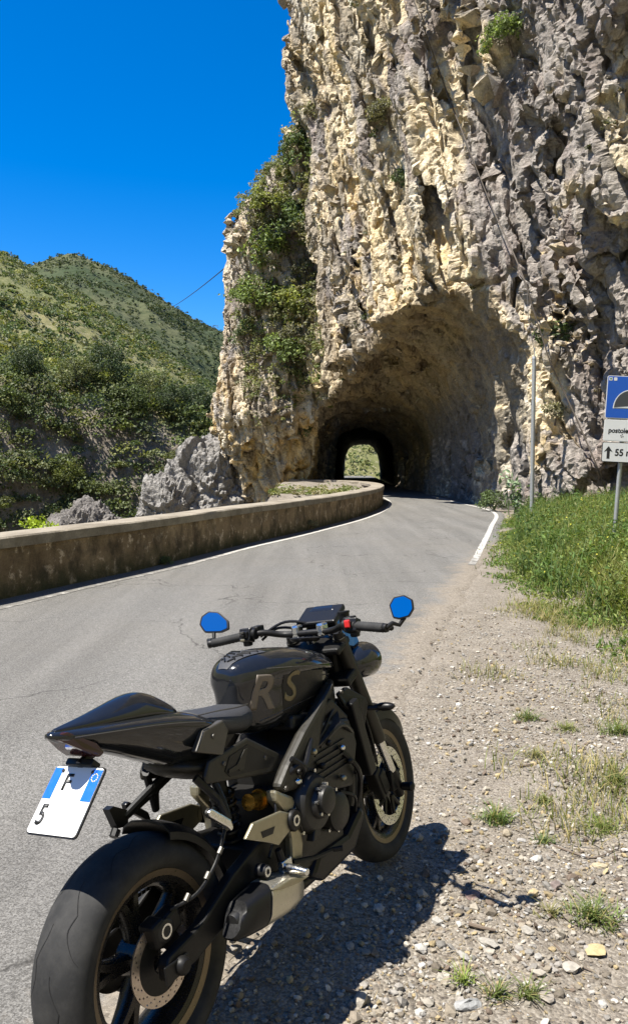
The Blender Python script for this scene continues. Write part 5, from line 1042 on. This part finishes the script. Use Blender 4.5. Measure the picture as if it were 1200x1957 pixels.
# ---- tail, seat
def ring_se(x, hw, zt, zb, n=2.6, N=28, yt=1.0, skew=0.0):
    zc = (zt + zb) / 2; h = (zt - zb) / 2; out = []
    for a in np.linspace(0, 2 * math.pi, N, endpoint=False):
        ca, sa = math.cos(a), math.sin(a); y = hw * np.sign(ca) * abs(ca) ** (2 / n); z = zc + h * np.sign(sa) * abs(sa) ** (2 / n)
        taper = 1 - (1 - yt) * max(0, -sa) if yt < 1 else 1 - (yt - 1) * max(0, sa); out.append((x + skew * sa, y * taper, z))
    return out
def ring_t(x, hw, zt, zs, zb, wt=.45, wb=.55, ys=None):
    # tail section: flat deck, hard shoulder line, tucked-in belly
    P_ = [(0, zt), (hw * wt, zt - .004), (hw * .80, (zt * .45 + zs * .55)), (hw, zs), (hw * .97, zs - .012), (hw * .86, (zs + zb) / 2), (hw * wb, zb + .006), (0, zb)]
    return [(x, -y, z) for y, z in P_] + [(x, y, z) for y, z in P_[-2:0:-1]]
tl = part(MB().loft([ring_t(-.205, .008, .976, .970, .962), ring_t(-.190, .030, .978, .966, .950), ring_t(-.12, .064, .974, .952, .905), ring_t(-.03, .084, .964, .942, .872), ring_t(.07, .102, .953, .928, .822), ring_t(.17, .116, .938, .908, .772), ring_t(.25, .126, .918, .885, .732), ring_t(.31, .122, .895, .865, .715), ring_t(.345, .10, .86, .84, .74)]), 'tail_fairing', PAINT, subd=1)
part(MB().loft([ring_t(-.190, .008, .982, .977, .968), ring_t(-.15, .022, .985, .976, .955, .3), ring_t(-.09, .038, .990, .970, .94, .3), ring_t(-.02, .052, .999, .966, .93, .3), ring_t(.05, .062, 1.009, .958, .92, .35), ring_t(.10, .066, 1.010, .952, .91, .4), ring_t(.15, .066, .995, .942, .90, .45), ring_t(.195, .062, .962, .930, .89, .5), ring_t(.235, .055, .936, .918, .88, .5)]), 'seat_cowl', PAINT, tl, subd=1)
part(MB().loft([ring_t(.16, .090, .80, .775, .748), ring_t(.26, .118, .785, .75, .700), ring_t(.40, .124, .77, .71, .662), ring_t(.52, .124, .72, .68, .636), ring_t(.585, .118, .695, .675, .645)]), 'tail_undertray', FRAME, tl, subd=1)
for s in (-1, 1):
    part(MB().prism([(.19, .812), (.235, .862), (.325, .868), (.345, .832), (.305, .768)], s * .108, s * .131), 'tail_side_panel', GREYD, tl, bevel=.005, smooth_=False)
    part(MB().prism([(.215, .735), (.24, .772), (.43, .785), (.585, .688), (.575, .655), (.545, .638), (.215, .712)], s * .115, s * .131), 'side_cover', FRAME, bevel=.007, smooth_=False)
    part(MB().prism([(.30, .722), (.33, .757), (.425, .765), (.55, .685), (.53, .663), (.32, .70)], s * .1305, s * .1335), 'side_cover_recess', SATIN, smooth_=False)
    part(MB().prism([(.365, .703), (.385, .703), (.415, .757), (.40, .757), (.355, .725), (.315, .722), (.312, .712), (.36, .71)], s * .133, s * .137), 'side_cover_rib', FRAME, smooth_=False)
part(MB().prism([(-.204, .967), (-.17, .972), (-.105, .925), (-.085, .895), (-.10, .885), (-.14, .915)], [-.012, -.040, -.068, -.070, -.066, -.050], [.012, .040, .068, .070, .066, .050]), 'tail_light', SMOKE, tl, bevel=.006, smooth_=False)
part(MB().loft([ring_se(.235, .070, .905, .86), ring_se(.27, .098, .902, .845), ring_se(.34, .118, .893, .815), ring_se(.42, .120, .878, .79), ring_se(.50, .100, .868, .775), ring_se(.56, .075, .872, .78)]), 'rider_seat', SEATM, subd=1)
part(MB().tube(catmull([(.25, -.085, .898), (.33, -.106, .893), (.42, -.108, .880), (.51, -.085, .868)], 5), .0022, 6), 'seat_seam', GREYD)
# passenger peg hangers
for s in (-1, 1):
    sx = 0 if s < 0 else .02
    part(MB().tube([(.20 + sx, s * .105, .735), (.245 + sx, s * .14, .66), (.265 + sx, s * .15, .595)], [.013, .012, .012], 8).tube([(.27 + sx, s * .105, .715), (.265 + sx, s * .14, .65), (.268 + sx, s * .15, .595)], [.012, .010, .010], 8), 'passenger_peg_hanger', SATIN)
    part(MB().prism([(.165, .655), (.18, .66), (.255, .600), (.262, .575), (.25, .568), (.235, .585), (.168, .638)], s * .150, s * .172), 'passenger_peg', SILVER if s < 0 else SATIN, bevel=.005, smooth_=False)
# number plate and its arm
part(MB().tube([(.36, .115, .70), (.25, .12, .665), (.125, .12, .632)], [.012, .013, .011], 8).tube([(.30, .085, .72), (.21, .10, .68), (.12, .115, .64)], [.011, .012, .010], 8).prism([(.062, .680), (.080, .684), (.135, .652), (.125, .610), (.085, .618)], .108, .135).tube([(.09, .12, .612), (.075, .118, .596)], .014, 8), 'passenger_peg_bracket', SATIN)
pl = Matrix.Rotation(R(43), 3, 'Y')      # tilted back
pc_ = Vector((-.172, 0, .798)); nrm_ = Vector((-.727, 0, .687)); upv = Vector((.687, 0, .727)).normalized()
def plate_pt(u, v, off): return pc_ + Vector((0, -u, 0)) + upv * v + nrm_ * off
def plate_poly(pts, off, th, mb=None):
    mb = mb or MB(); n = len(pts); V = [plate_pt(u, v, off) for u, v in pts] + [plate_pt(u, v, off - th) for u, v in pts]
    return mb.add(V, [tuple(range(n)), tuple(range(n, 2 * n))[::-1]] + [(i, i + n, (i + 1) % n + n, (i + 1) % n) for i in range(n)])
def rrect(w, h, r, cx=0, cy=0, n=5):
    P_ = []
    for (sx, sy, a0) in ((1, 1, 0), (-1, 1, 90), (-1, -1, 180), (1, -1, 270)):
        for t in np.linspace(0, 90, n): P_.append((cx + sx * (w / 2 - r) + r * math.cos(R(a0 + t)), cy + sy * (h / 2 - r) + r * math.sin(R(a0 + t))))
    return P_
po = part(plate_poly(rrect(.177, .177, .010), 0, .003), 'number_plate', WHITE, smooth_=False)
part(plate_poly([(.088, .083), (.0525, .083), (.0525, .0), (.088, .0)][::-1], .0012, .001), 'plate_band', BLUE, po, smooth_=False)
part(plate_poly([(-.088, .083), (-.058, .083), (-.058, .0), (-.088, .0)], .0012, .001), 'plate_band', BLUE, po, smooth_=False)
mb = MB()
for k in range(12):
    a = k * math.pi / 6; plate_poly(rrect(.003, .003, .001, .070 + .010 * math.cos(a), .062 + .010 * math.sin(a), 2), .0022, .0008, mb)
part(mb, 'plate_stars', plain('plate_star_yellow', (.75, .6, .05), .4), po, smooth_=False)
def letter(s, size, fn, name, mat, parent, bold=0.0, cuts=0, sxx=1.0):
    me = text_mesh(s, size, bold); bm = bmesh.new(); bm.from_mesh(me); bmesh.ops.triangulate(bm, faces=bm.faces)
    if cuts: bmesh.ops.subdivide_edges(bm, edges=bm.edges, cuts=cuts, use_grid_fill=True)
    r_ = bmesh.ops.extrude_face_region(bm, geom=bm.faces[:]); 
    for g_ in r_['geom']:
        if isinstance(g_, bmesh.types.BMVert): g_.co.z += 1.0
    for v_ in bm.verts: v_.co = fn(v_.co.x * sxx, v_.co.y, v_.co.z)
    bmesh.ops.recalc_face_normals(bm, faces=bm.faces); bm.to_mesh(me); bm.free(); me.materials.clear(); return add_obj(name, me, mat, parent)
# only the characters that can be read in the photograph
letter('F', .062, lambda x, y, z: plate_pt(-.022 + x, .044 + y, .0008 + z * .001), 'plate_lettering', INK, po, .001)
letter('5', .075, lambda x, y, z: plate_pt(-.060 + x, -.044 + y, .0008 + z * .001), 'plate_lettering', INK, po, .0012, sxx=.8)
mb = MB()
for u_ in (-.055, .055): plate_poly(rrect(.009, .009, .004, u_, .076, 4), .0032, .003, mb)
part(mb, 'plate_screws', ENGINE, po, smooth_=False)
plo = rrect(.184, .184, .012); part(plate_poly(plo, -.0031, .004), 'plate_holder', SATIN, po, smooth_=False)
part(plate_poly(rrect(.10, .02, .006, 0, .098), .012, .03), 'plate_light', SATIN, po, bevel=.003, smooth_=False)
part(MB().tube([(-.02, 0, .90), (-.07, 0, .885), (-.115, 0, .868)], [.016, .014, .012], 8), 'plate_arm', SATIN)
# ---- tank
def ring_k(x, hw, zt, zb, k=1.0):
    # tank section: rounded deck, hard shoulder, hollowed side
    h = zt - zb; P_ = [(0, zt), (hw * .42, zt - .003), (hw * .74, zt - .016 * k), (hw * .93, zt - .040 * k), (hw, zt - .068 * k), (hw * .975, zt - .082 * k), (hw * .84, zt - .42 * h), (hw * .83, zt - .62 * h), (hw * .78, zb + .10 * h), (hw * .5, zb), (0, zb)]
    return [(x, -y, z) for y, z in P_] + [(x, y, z) for y, z in P_[-2:0:-1]]
tank_rings = [ring_k(.500, .022, .955, .80, .5), ring_k(.508, .052, .982, .78, .7), ring_k(.540, .086, 1.004, .760), ring_k(.595, .118, 1.014, .745), ring_k(.66, .145, 1.016, .740), ring_k(.74, .160, 1.010, .745), ring_k(.82, .165, .997, .762), ring_k(.90, .158, .976, .79), ring_k(.98, .138, .950, .812, .9), ring_k(1.035, .105, .925, .84, .7), ring_k(1.06, .065, .905, .86, .4)]
tk = part(MB().loft(tank_rings), 'fuel_tank', PAINT, subd=1)
dg = bpy.context.evaluated_depsgraph_get(); tev = tk.evaluated_get(dg); tme = tev.to_mesh(); bmt = bmesh.new(); bmt.from_mesh(tme); BT = BVHTree.FromBMesh(bmt); bmt.free(); tev.to_mesh_clear()
def on_tank_side(x, z, off, s=-1):
    h = BT.ray_cast(Vector((x, s * .5, z)), Vector((0, -s, 0))); return Vector((x, (h[0].y if h[0] is not None else s * .13) + s * off, z))
def on_tank_top(x, y, off):
    h = BT.ray_cast(Vector((x, y, 1.4)), Vector((0, 0, -1))); return (h[0] if h[0] is not None else Vector((x, y, .95))) + Vector((0, 0, off))
ra = R(-10)
def rs_pt(cx, cz, sh=.25): return lambda x, y, z: on_tank_side(cx + (x + sh * y) * math.cos(ra) - y * math.sin(ra) * 0, cz + y + (x) * math.sin(ra), .0018 + z * .0009)
letter('R', .150, rs_pt(.585, .882), 'tank_lettering', BEIGE, tk, .004, 3, 1.0)
letter('S', .135, rs_pt(.700, .876), 'tank_lettering', plain('gold_grey_decal', (.15, .12, .06), .4, metal=.3), tk, .002, 3, 1.0)
part(MB().tube([on_tank_side(x, .962 - .16 * (x - .60), -.0008) for x in np.linspace(.60, .98, 18)], .0018, 5), 'tank_crease', GREYD, tk)
# rubber knee pad on the back of the tank, with its ribs
rows = []
for u in np.linspace(-1, 1, 9):
    row = []
    for x in np.linspace(.512, .655, 8): row.append(on_tank_top(x, u * (.016 + .42 * (x - .505)), .003))
    rows.append(row)
n = 8; mb = MB().add([p for r_ in rows for p in r_], [(i * n + j, i * n + j + 1, (i + 1) * n + j + 1, (i + 1) * n + j) for i in range(8) for j in range(7)]); part(mb, 'tank_pad', SEATM, tk)
for s in (-1, 1):
    for k in range(4):
        x = .535 + .028 * k; P0 = on_tank_top(x, s * .004, .005); P1 = on_tank_top(x + .022, s * (.012 + .36 * (x - .505)), .005); P2 = on_tank_top(x + .012, s * (.016 + .40 * (x - .505)), .005); part(MB().tube([P0, P1, P2], [.003, .004, .002], 6), 'pad_rib', SATIN, tk)
part(MB().lathe([(.001, 0), (.048, 0), (.056, .006), (.058, .014), (.044, .018), (.001, .018)], (0, 0, 0), 28).xf(lambda p: Vector((.865, 0, 0)) + Matrix.Rotation(R(9), 3, 'Y') @ Vector((p.x, p.z, .988 + p.y))), 'fuel_cap', MATTE, tk)
# ---- front end (turned slightly to the left)
forks = Vector((-math.sin(R(23.9)), 0, math.cos(R(23.9))))
def fk(t, y, dx=0): return Vector((FC[0] - .012 + dx, y, FC[2])) + forks * t
for s in (-1, 1):
    y = s * .104
    fo = part(MB().tube([fk(.24, y), fk(.26, y), fk(.56, y), fk(.735, y)], [.027, .029, .0285, .026], 18), 'fork_tube', FRAME, st_=True)
    part(MB().tube([fk(.03, y), fk(.27, y)], .0205, 16), 'fork_slider', SILVER, fo, True)
    part(MB().tube([fk(-.045, y), fk(-.02, y), fk(.05, y), fk(.085, y)], [.018, .025, .025, .022], 12).box(fk(.02, y) + Vector((-.03, 0, .02)), (.05, .028, .08)), 'fork_foot', MATTE, fo, True, bevel=.004)
    part(MB().tube([fk(.735, y), fk(.76, y)], [.022, .018], 14), 'fork_cap', MATTE, fo, True)
    ca = MB().box(Vector((FC[0] - .135, s * .076, FC[2] + .055)), (.055, .052, .13), Matrix.Rotation(R(-24), 3, 'Y')).box(Vector((FC[0] - .118, s * .098, FC[2] + .055)), (.05, .022, .10), Matrix.Rotation(R(-24), 3, 'Y'))
    part(ca, 'front_caliper', MATTE, st_=True, bevel=.008, smooth_=False)
    part(MB().tube(catmull([(FC[0] - .13, s * .09, FC[2] + .13), (FC[0] - .20, s * .115, FC[2] + .28), (FC[0] - .22, s * .09, FC[2] + .42), (FC[0] - .26, s * .05, FC[2] + .56)], 6), .005, 8), 'brake_line', SATIN, st_=True)
    part(MB().tube([fk(.0, s * .13), fk(0, s * .165)], [.016, .020], 14).ball(fk(0, s * .17), (.021, .012, .021)), 'axle_slider', SATIN, st_=True)
# front mudguard
rings = []
for a in np.linspace(R(28), R(142), 22):
    rr = .318; t = (a - R(28)) / R(114); w_ = .062 * (1 - .35 * abs(2 * t - 1) ** 3); rings.append([(FC[0] + (rr + e) * math.cos(a), y * w_ / .062, FC[2] + (rr + e) * math.sin(a)) for y, e in ((-.066, -.05), (-.064, -.012), (-.04, .010), (0, .018), (.04, .010), (.064, -.012), (.066, -.05), (.06, -.014), (.036, .005), (0, .012), (-.036, .005), (-.06, -.014))])
fd = part(MB().loft(rings), 'front_mudguard', SATIN, st_=True)
for s in (-1, 1): part(MB().prism([(FC[0] - .15, .50), (FC[0] - .055, .52), (FC[0] - .03, .60), (FC[0] - .14, .615)], s * .064, s * .082), 'mudguard_stay', SATIN, fd, True, bevel=.004, smooth_=False)
for s in (-1, 1):     # front indicators on short stalks
    part(MB().tube([(1.20, s * .11, .672), (1.215, s * .14, .668), (1.222, s * .155, .668)], [.010, .010, .012], 8).ball((1.228, s * .185, .668), (.020, .045, .017)), 'front_indicator', SATIN, st_=True)
part(MB().prism([tuple(fk(.60, 0).xz), tuple((fk(.60, 0) + Vector((-.09, 0, -.03))).xz), tuple((fk(.56, 0) + Vector((-.09, 0, -.03))).xz), tuple(fk(.56, 0).xz)], -.13, .13), 'lower_yoke', MATTE, st_=True, bevel=.01, smooth_=False)
yk = part(MB().prism([tuple((fk(.73, 0) + Vector((.035, 0, .005))).xz), tuple((fk(.73, 0) + Vector((-.075, 0, -.03))).xz), tuple((fk(.70, 0) + Vector((-.075, 0, -.03))).xz), tuple((fk(.70, 0) + Vector((.035, 0, .005))).xz)], -.128, .128), 'upper_yoke', MATTE, st_=True, bevel=.01, smooth_=False)
for s in (-1, 1): part(MB().box(fk(.765, s * .055) + Vector((-.02, 0, .012)), (.045, .032, .05)), 'bar_clamp', SILVER, yk, True, bevel=.008, smooth_=False)
part(MB().tube([fk(.73, 0) + Vector((-.03, 0, 0)), fk(.76, 0) + Vector((-.03, 0, 0))], [.022, .020], 16), 'stem_nut', SILVER, yk, True)
BARC = Vector((1.052, 0, 1.004))
bar = [(1.052, 0, 1.004), (1.052, .085, 1.004), (1.040, .125, 1.010), (1.005, .175, 1.026), (.970, .245, 1.024), (.932, .375, 1.012)]
bpath = [(p[0], -p[1], p[2]) for p in bar[::-1]] + bar[1:]
ho = part(MB().tube(catmull(bpath, 6), .0125, 12), 'handlebar', MATTE, st_=True)
def barpt(t, s): a = Vector(bar[4]); b = Vector(bar[5]); p = a + (b - a) * t; return Vector((p.x, s * p.y, p.z))
for s in (-1, 1):
    g0, g1 = barpt(-.02, s), barpt(.96, s); go = part(MB().tube([g0, g0 + (g1 - g0) * .04, g0 + (g1 - g0) * .06] + [g0 + (g1 - g0) * t for t in np.linspace(.1, .97, 18)] + [g1], [.021, .021, .017] + [.0165 + .0012 * (k % 2) for k in range(18)] + [.016], 14), 'grip', RUBBER, ho, True)
    part(MB().tube([barpt(.96, s), barpt(1.02, s), barpt(1.08, s)], [.015, .0165, .015], 14), 'bar_end', MATTE, ho, True)
    b0 = barpt(-.12, s); part(MB().box(b0, (.042, .052, .052), Matrix.Rotation(R(20), 3, 'Y')).box(b0 + Vector((-.022, -s * .006, .005)), (.016, .03, .03)).box(b0 + Vector((.004, s * .004, -.03)), (.026, .032, .024)), 'switch_housing', SATIN, ho, True, bevel=.006, smooth_=False)
    if s < 0: part(MB().box(b0 + Vector((-.034, .002, .012)), (.012, .022, .028)), 'kill_switch', RED, ho, True, bevel=.004, smooth_=False)
    else:
        for q in (-.012, .004, .016): part(MB().box(b0 + Vector((-.034, 0, q)), (.010, .020, .009)), 'switch_button', [MATTE, GREYD, ALLOY][int(q * 100) % 3], ho, True, bevel=.002, smooth_=False)
    c0 = barpt(-.32, s); part(MB().tube([c0 + Vector((-.0, -.014, 0)), c0 + Vector((0, .014, 0))], .022, 14).box(c0 + Vector((.03, 0, .012)), (.05, .034, .03)), 'lever_clamp', MATTE, ho, True, bevel=.004)
    lv = [c0 + Vector((.040, s * .005, -.004)), c0 + Vector((.060, s * .03, -.012)), c0 + Vector((.052, s * .09, -.022)), c0 + Vector((.028, s * .14, -.026)), c0 + Vector((.016, s * .165, -.027))]; part(MB().tube(catmull(lv, 5), .0065, 8).ball(lv[-1], .010), 'brake_lever' if s < 0 else 'clutch_lever', MATTE, ho, True)
part(MB().tube([BARC + Vector((.06, -.13, .02)), BARC + Vector((.06, -.13, .055))], [.020, .022], 16).tube([BARC + Vector((.06, -.13, .055)), BARC + Vector((.06, -.13, .062))], .024, 16), 'fluid_reservoir', SATIN, ho, True)
# bar end mirrors
for s, mc, yaw, tilt, roll, shp in ((1, Vector((1.030, .418, 1.084)), 14, 24, 6, [(-.072, -.030), (-.066, .004), (-.016, .044), (.030, .048), (.060, .026), (.064, -.010), (.036, -.044), (-.040, -.044)]), (-1, Vector((.990, -.425, 1.072)), 10, 17, -8, [(-.046, -.036), (-.05, .02), (-.024, .048), (.022, .046), (.052, .018), (.048, -.022), (.022, -.048), (-.022, -.048)])):
    nv = (Vector((-1, 0, 0)) * math.cos(R(tilt)) + Vector((0, 0, 1)) * math.sin(R(tilt))); nv = Matrix.Rotation(R(yaw), 3, 'Z') @ nv; uv = Vector((0, 0, 1)); rv = nv.cross(uv).normalized(); uv = rv.cross(nv).normalized()
    rv2 = rv * math.cos(R(roll)) + uv * math.sin(R(roll)); uv2 = -rv * math.sin(R(roll)) + uv * math.cos(R(roll))
    cl = [np.array([a, b, 0]) for a, b in shp]; cc_ = []
    for q_ in range(len(cl)): a_0, b_0, c_0 = cl[q_ - 1], cl[q_], cl[(q_ + 1) % len(cl)]; cc_ += [b_0 * .82 + a_0 * .18, b_0 * .94 + (a_0 + c_0) * .03, b_0 * .82 + c_0 * .18]
    cl = [q_ * (.92 if s > 0 else .80) for q_ in cc_]
    def ring_m(k, off): return [mc - rv2 * float(p[0]) * k * s * -1 + uv2 * float(p[1]) * k + nv * off for p in cl]
    mo_ = part(MB().loft([ring_m(.97, .0045), ring_m(1.05, .004), ring_m(1.07, -.004), ring_m(.9, -.014), ring_m(.5, -.02)], cap=True), 'mirror', SATIN, ho, True)
    mo_.name = 'mirror_housing'
    part(MB().add(ring_m(.93, .0055), [tuple(range(len(cl)))]).add(ring_m(.93, .0050), [tuple(range(len(cl)))]), 'mirror_glass', MIRROR, ho, True, smooth_=False)
    be = barpt(1.04, s); part(MB().tube([be, be + Vector((.02, s * .018, .012)), be * .4 + (mc - uv2 * .046) * .6 + Vector((.015, 0, -.01)), mc - uv2 * .036 - nv * .008], [.010, .0085, .0075, .008], 10), 'mirror_stalk', MATTE, ho, True)
# instruments and fly screen
it = Matrix.Rotation(R(-35), 3, 'Y')
part(MB().box((1.165, .0, 1.050), (.12, .175, .026), Matrix.Rotation(R(48 - 90 + 16), 3, 'Y')), 'instrument_panel', SATIN, st_=True, bevel=.008, smooth_=False)
part(MB().prism([(1.12, .93), (1.175, 1.075), (1.215, 1.090), (1.30, .965), (1.31, .91), (1.24, .90)], [-.085, -.06, -.05, -.075, -.085, -.09], [.085, .06, .05, .075, .085, .09]), 'fly_screen', PAINT, st_=True, bevel=.012, smooth_=False)
for s in (-1, 1):
    c0 = Vector((1.275, s * .088, .845)); rings = []
    for dx, r_ in ((-.105, .018), (-.095, .040), (-.06, .062), (-.02, .073), (.03, .078), (.045, .074)): rings.append([c0 + Vector((dx, r_ * 1.0 * math.cos(a), r_ * .92 * math.sin(a))) for a in np.linspace(0, 2 * math.pi, 24, endpoint=False)])
    hl = part(MB().loft(rings), 'headlight', PAINT, st_=True); rings = [[c0 + Vector((dx, r_ * math.cos(a), r_ * .92 * math.sin(a))) for a in np.linspace(0, 2 * math.pi, 24, endpoint=False)] for dx, r_ in ((.043, .0725), (.058, .060), (.066, .03), (.068, .005))]; part(MB().loft(rings), 'headlight_lens', plain('lens_glass', (.5, .5, .5), .05, spec=.8), hl, True)
    part(MB().tube([fk(.62, s * .10), c0 + Vector((-.07, 0, .0))], .012, 8), 'headlight_bracket', MATTE, st_=True)
part(MB().box((1.16, 0, .87), (.10, .15, .16)), 'head_cowl', SATIN, st_=True, bevel=.02, smooth_=False)
for k, pth in enumerate([[(1.0, -.16, 1.0), (1.08, -.13, 1.01), (1.13, -.06, .97), (1.12, -.02, .90), (1.02, -.03, .80)], [(1.0, .18, 1.0), (1.08, .15, 1.03), (1.13, .08, 1.0), (1.12, .04, .90), (1.0, .05, .80)], [(1.02, .20, 1.01), (1.09, .12, 1.05), (1.12, .0, 1.02), (1.10, -.08, .96)]]): part(MB().tube(catmull(pth, 6), .0055, 8), 'cable', SATIN, st_=True)

# small hardware: bolts, seams, clips
mb = MB()
for x, z, y in [(.95, .80, -.172), (.70, .665, -.182), (.60, .615, -.184), (.52, .60, -.184), (.30, .745, -.132), (.50, .70, -.132), (.27, .835, -.132)]: mb.lathe([(.001, y - .004), (.0065, y - .004), (.008, y), (.008, y + .004)], (x, 0, z), 10)
part(mb, 'frame_bolts', GREYD)
for s in (-1, 1):
    part(MB().tube([Vector(p) for p in catmull([(-.16, s * .052, .955), (-.03, s * .0885, .937), (.07, s * .1065, .922), (.17, s * .1185, .902), (.25, s * .1262, .882)], 5)], .0016, 5), 'tail_seam', GREYD, tl)
    part(MB().tube([on_tank_side(x, .795 + .02 * math.sin((x - .56) * 7), -.0006, s) for x in np.linspace(.57, .97, 18)], .0018, 5), 'tank_seam', GREYD, tk)
for k, pth in enumerate([[(.50, -.15, .60), (.47, -.17, .54), (.45, -.165, .47), (.40, -.175, .43)], [(.58, -.16, .56), (.55, -.19, .50), (.58, -.18, .44)], [(.86, -.165, .47), (.93, -.18, .43), (.97, -.15, .36)], [(.66, -.17, .70), (.76, -.175, .69), (.86, -.165, .735), (.95, -.14, .76)]]): part(MB().tube(catmull(pth, 6), .0055, 7), 'wire_loom', SATIN)
mb = MB()
for k in range(9): mb.box((1.103, 0, .475 + .032 * k), (.004, .32, .006), Matrix.Rotation(R(-14), 3, 'Y'))
part(mb, 'radiator_fins', ENGINE, smooth_=False)
mb = MB()
for k in range(5): mb.box((.82, -.172 - .0, .55 + .022 * k), (.20, .010, .006))
part(mb, 'cylinder_fins', ENGINE, eo, smooth_=False)

part(MB().tube([on_tank_side(x, .945 - .17 * (x - .60) - .02, -.001) for x in np.linspace(.60, .98, 18)], .0028, 6), 'tank_trim', GREYD, tk)
rows = [[on_tank_side(x, z0 + (z1 - z0) * t, .0015) for x, z0, z1 in ((.66, .80, .925), (.72, .785, .922), (.78, .785, .915), (.84, .80, .905), (.90, .825, .892))] for t in np.linspace(0, 1, 5)]
part(MB().add([p for r_ in rows for p in r_], [(i * 5 + j, i * 5 + j + 1, (i + 1) * 5 + j + 1, (i + 1) * 5 + j) for i in range(4) for j in range(4)]), 'tank_side_panel', SATIN, tk)
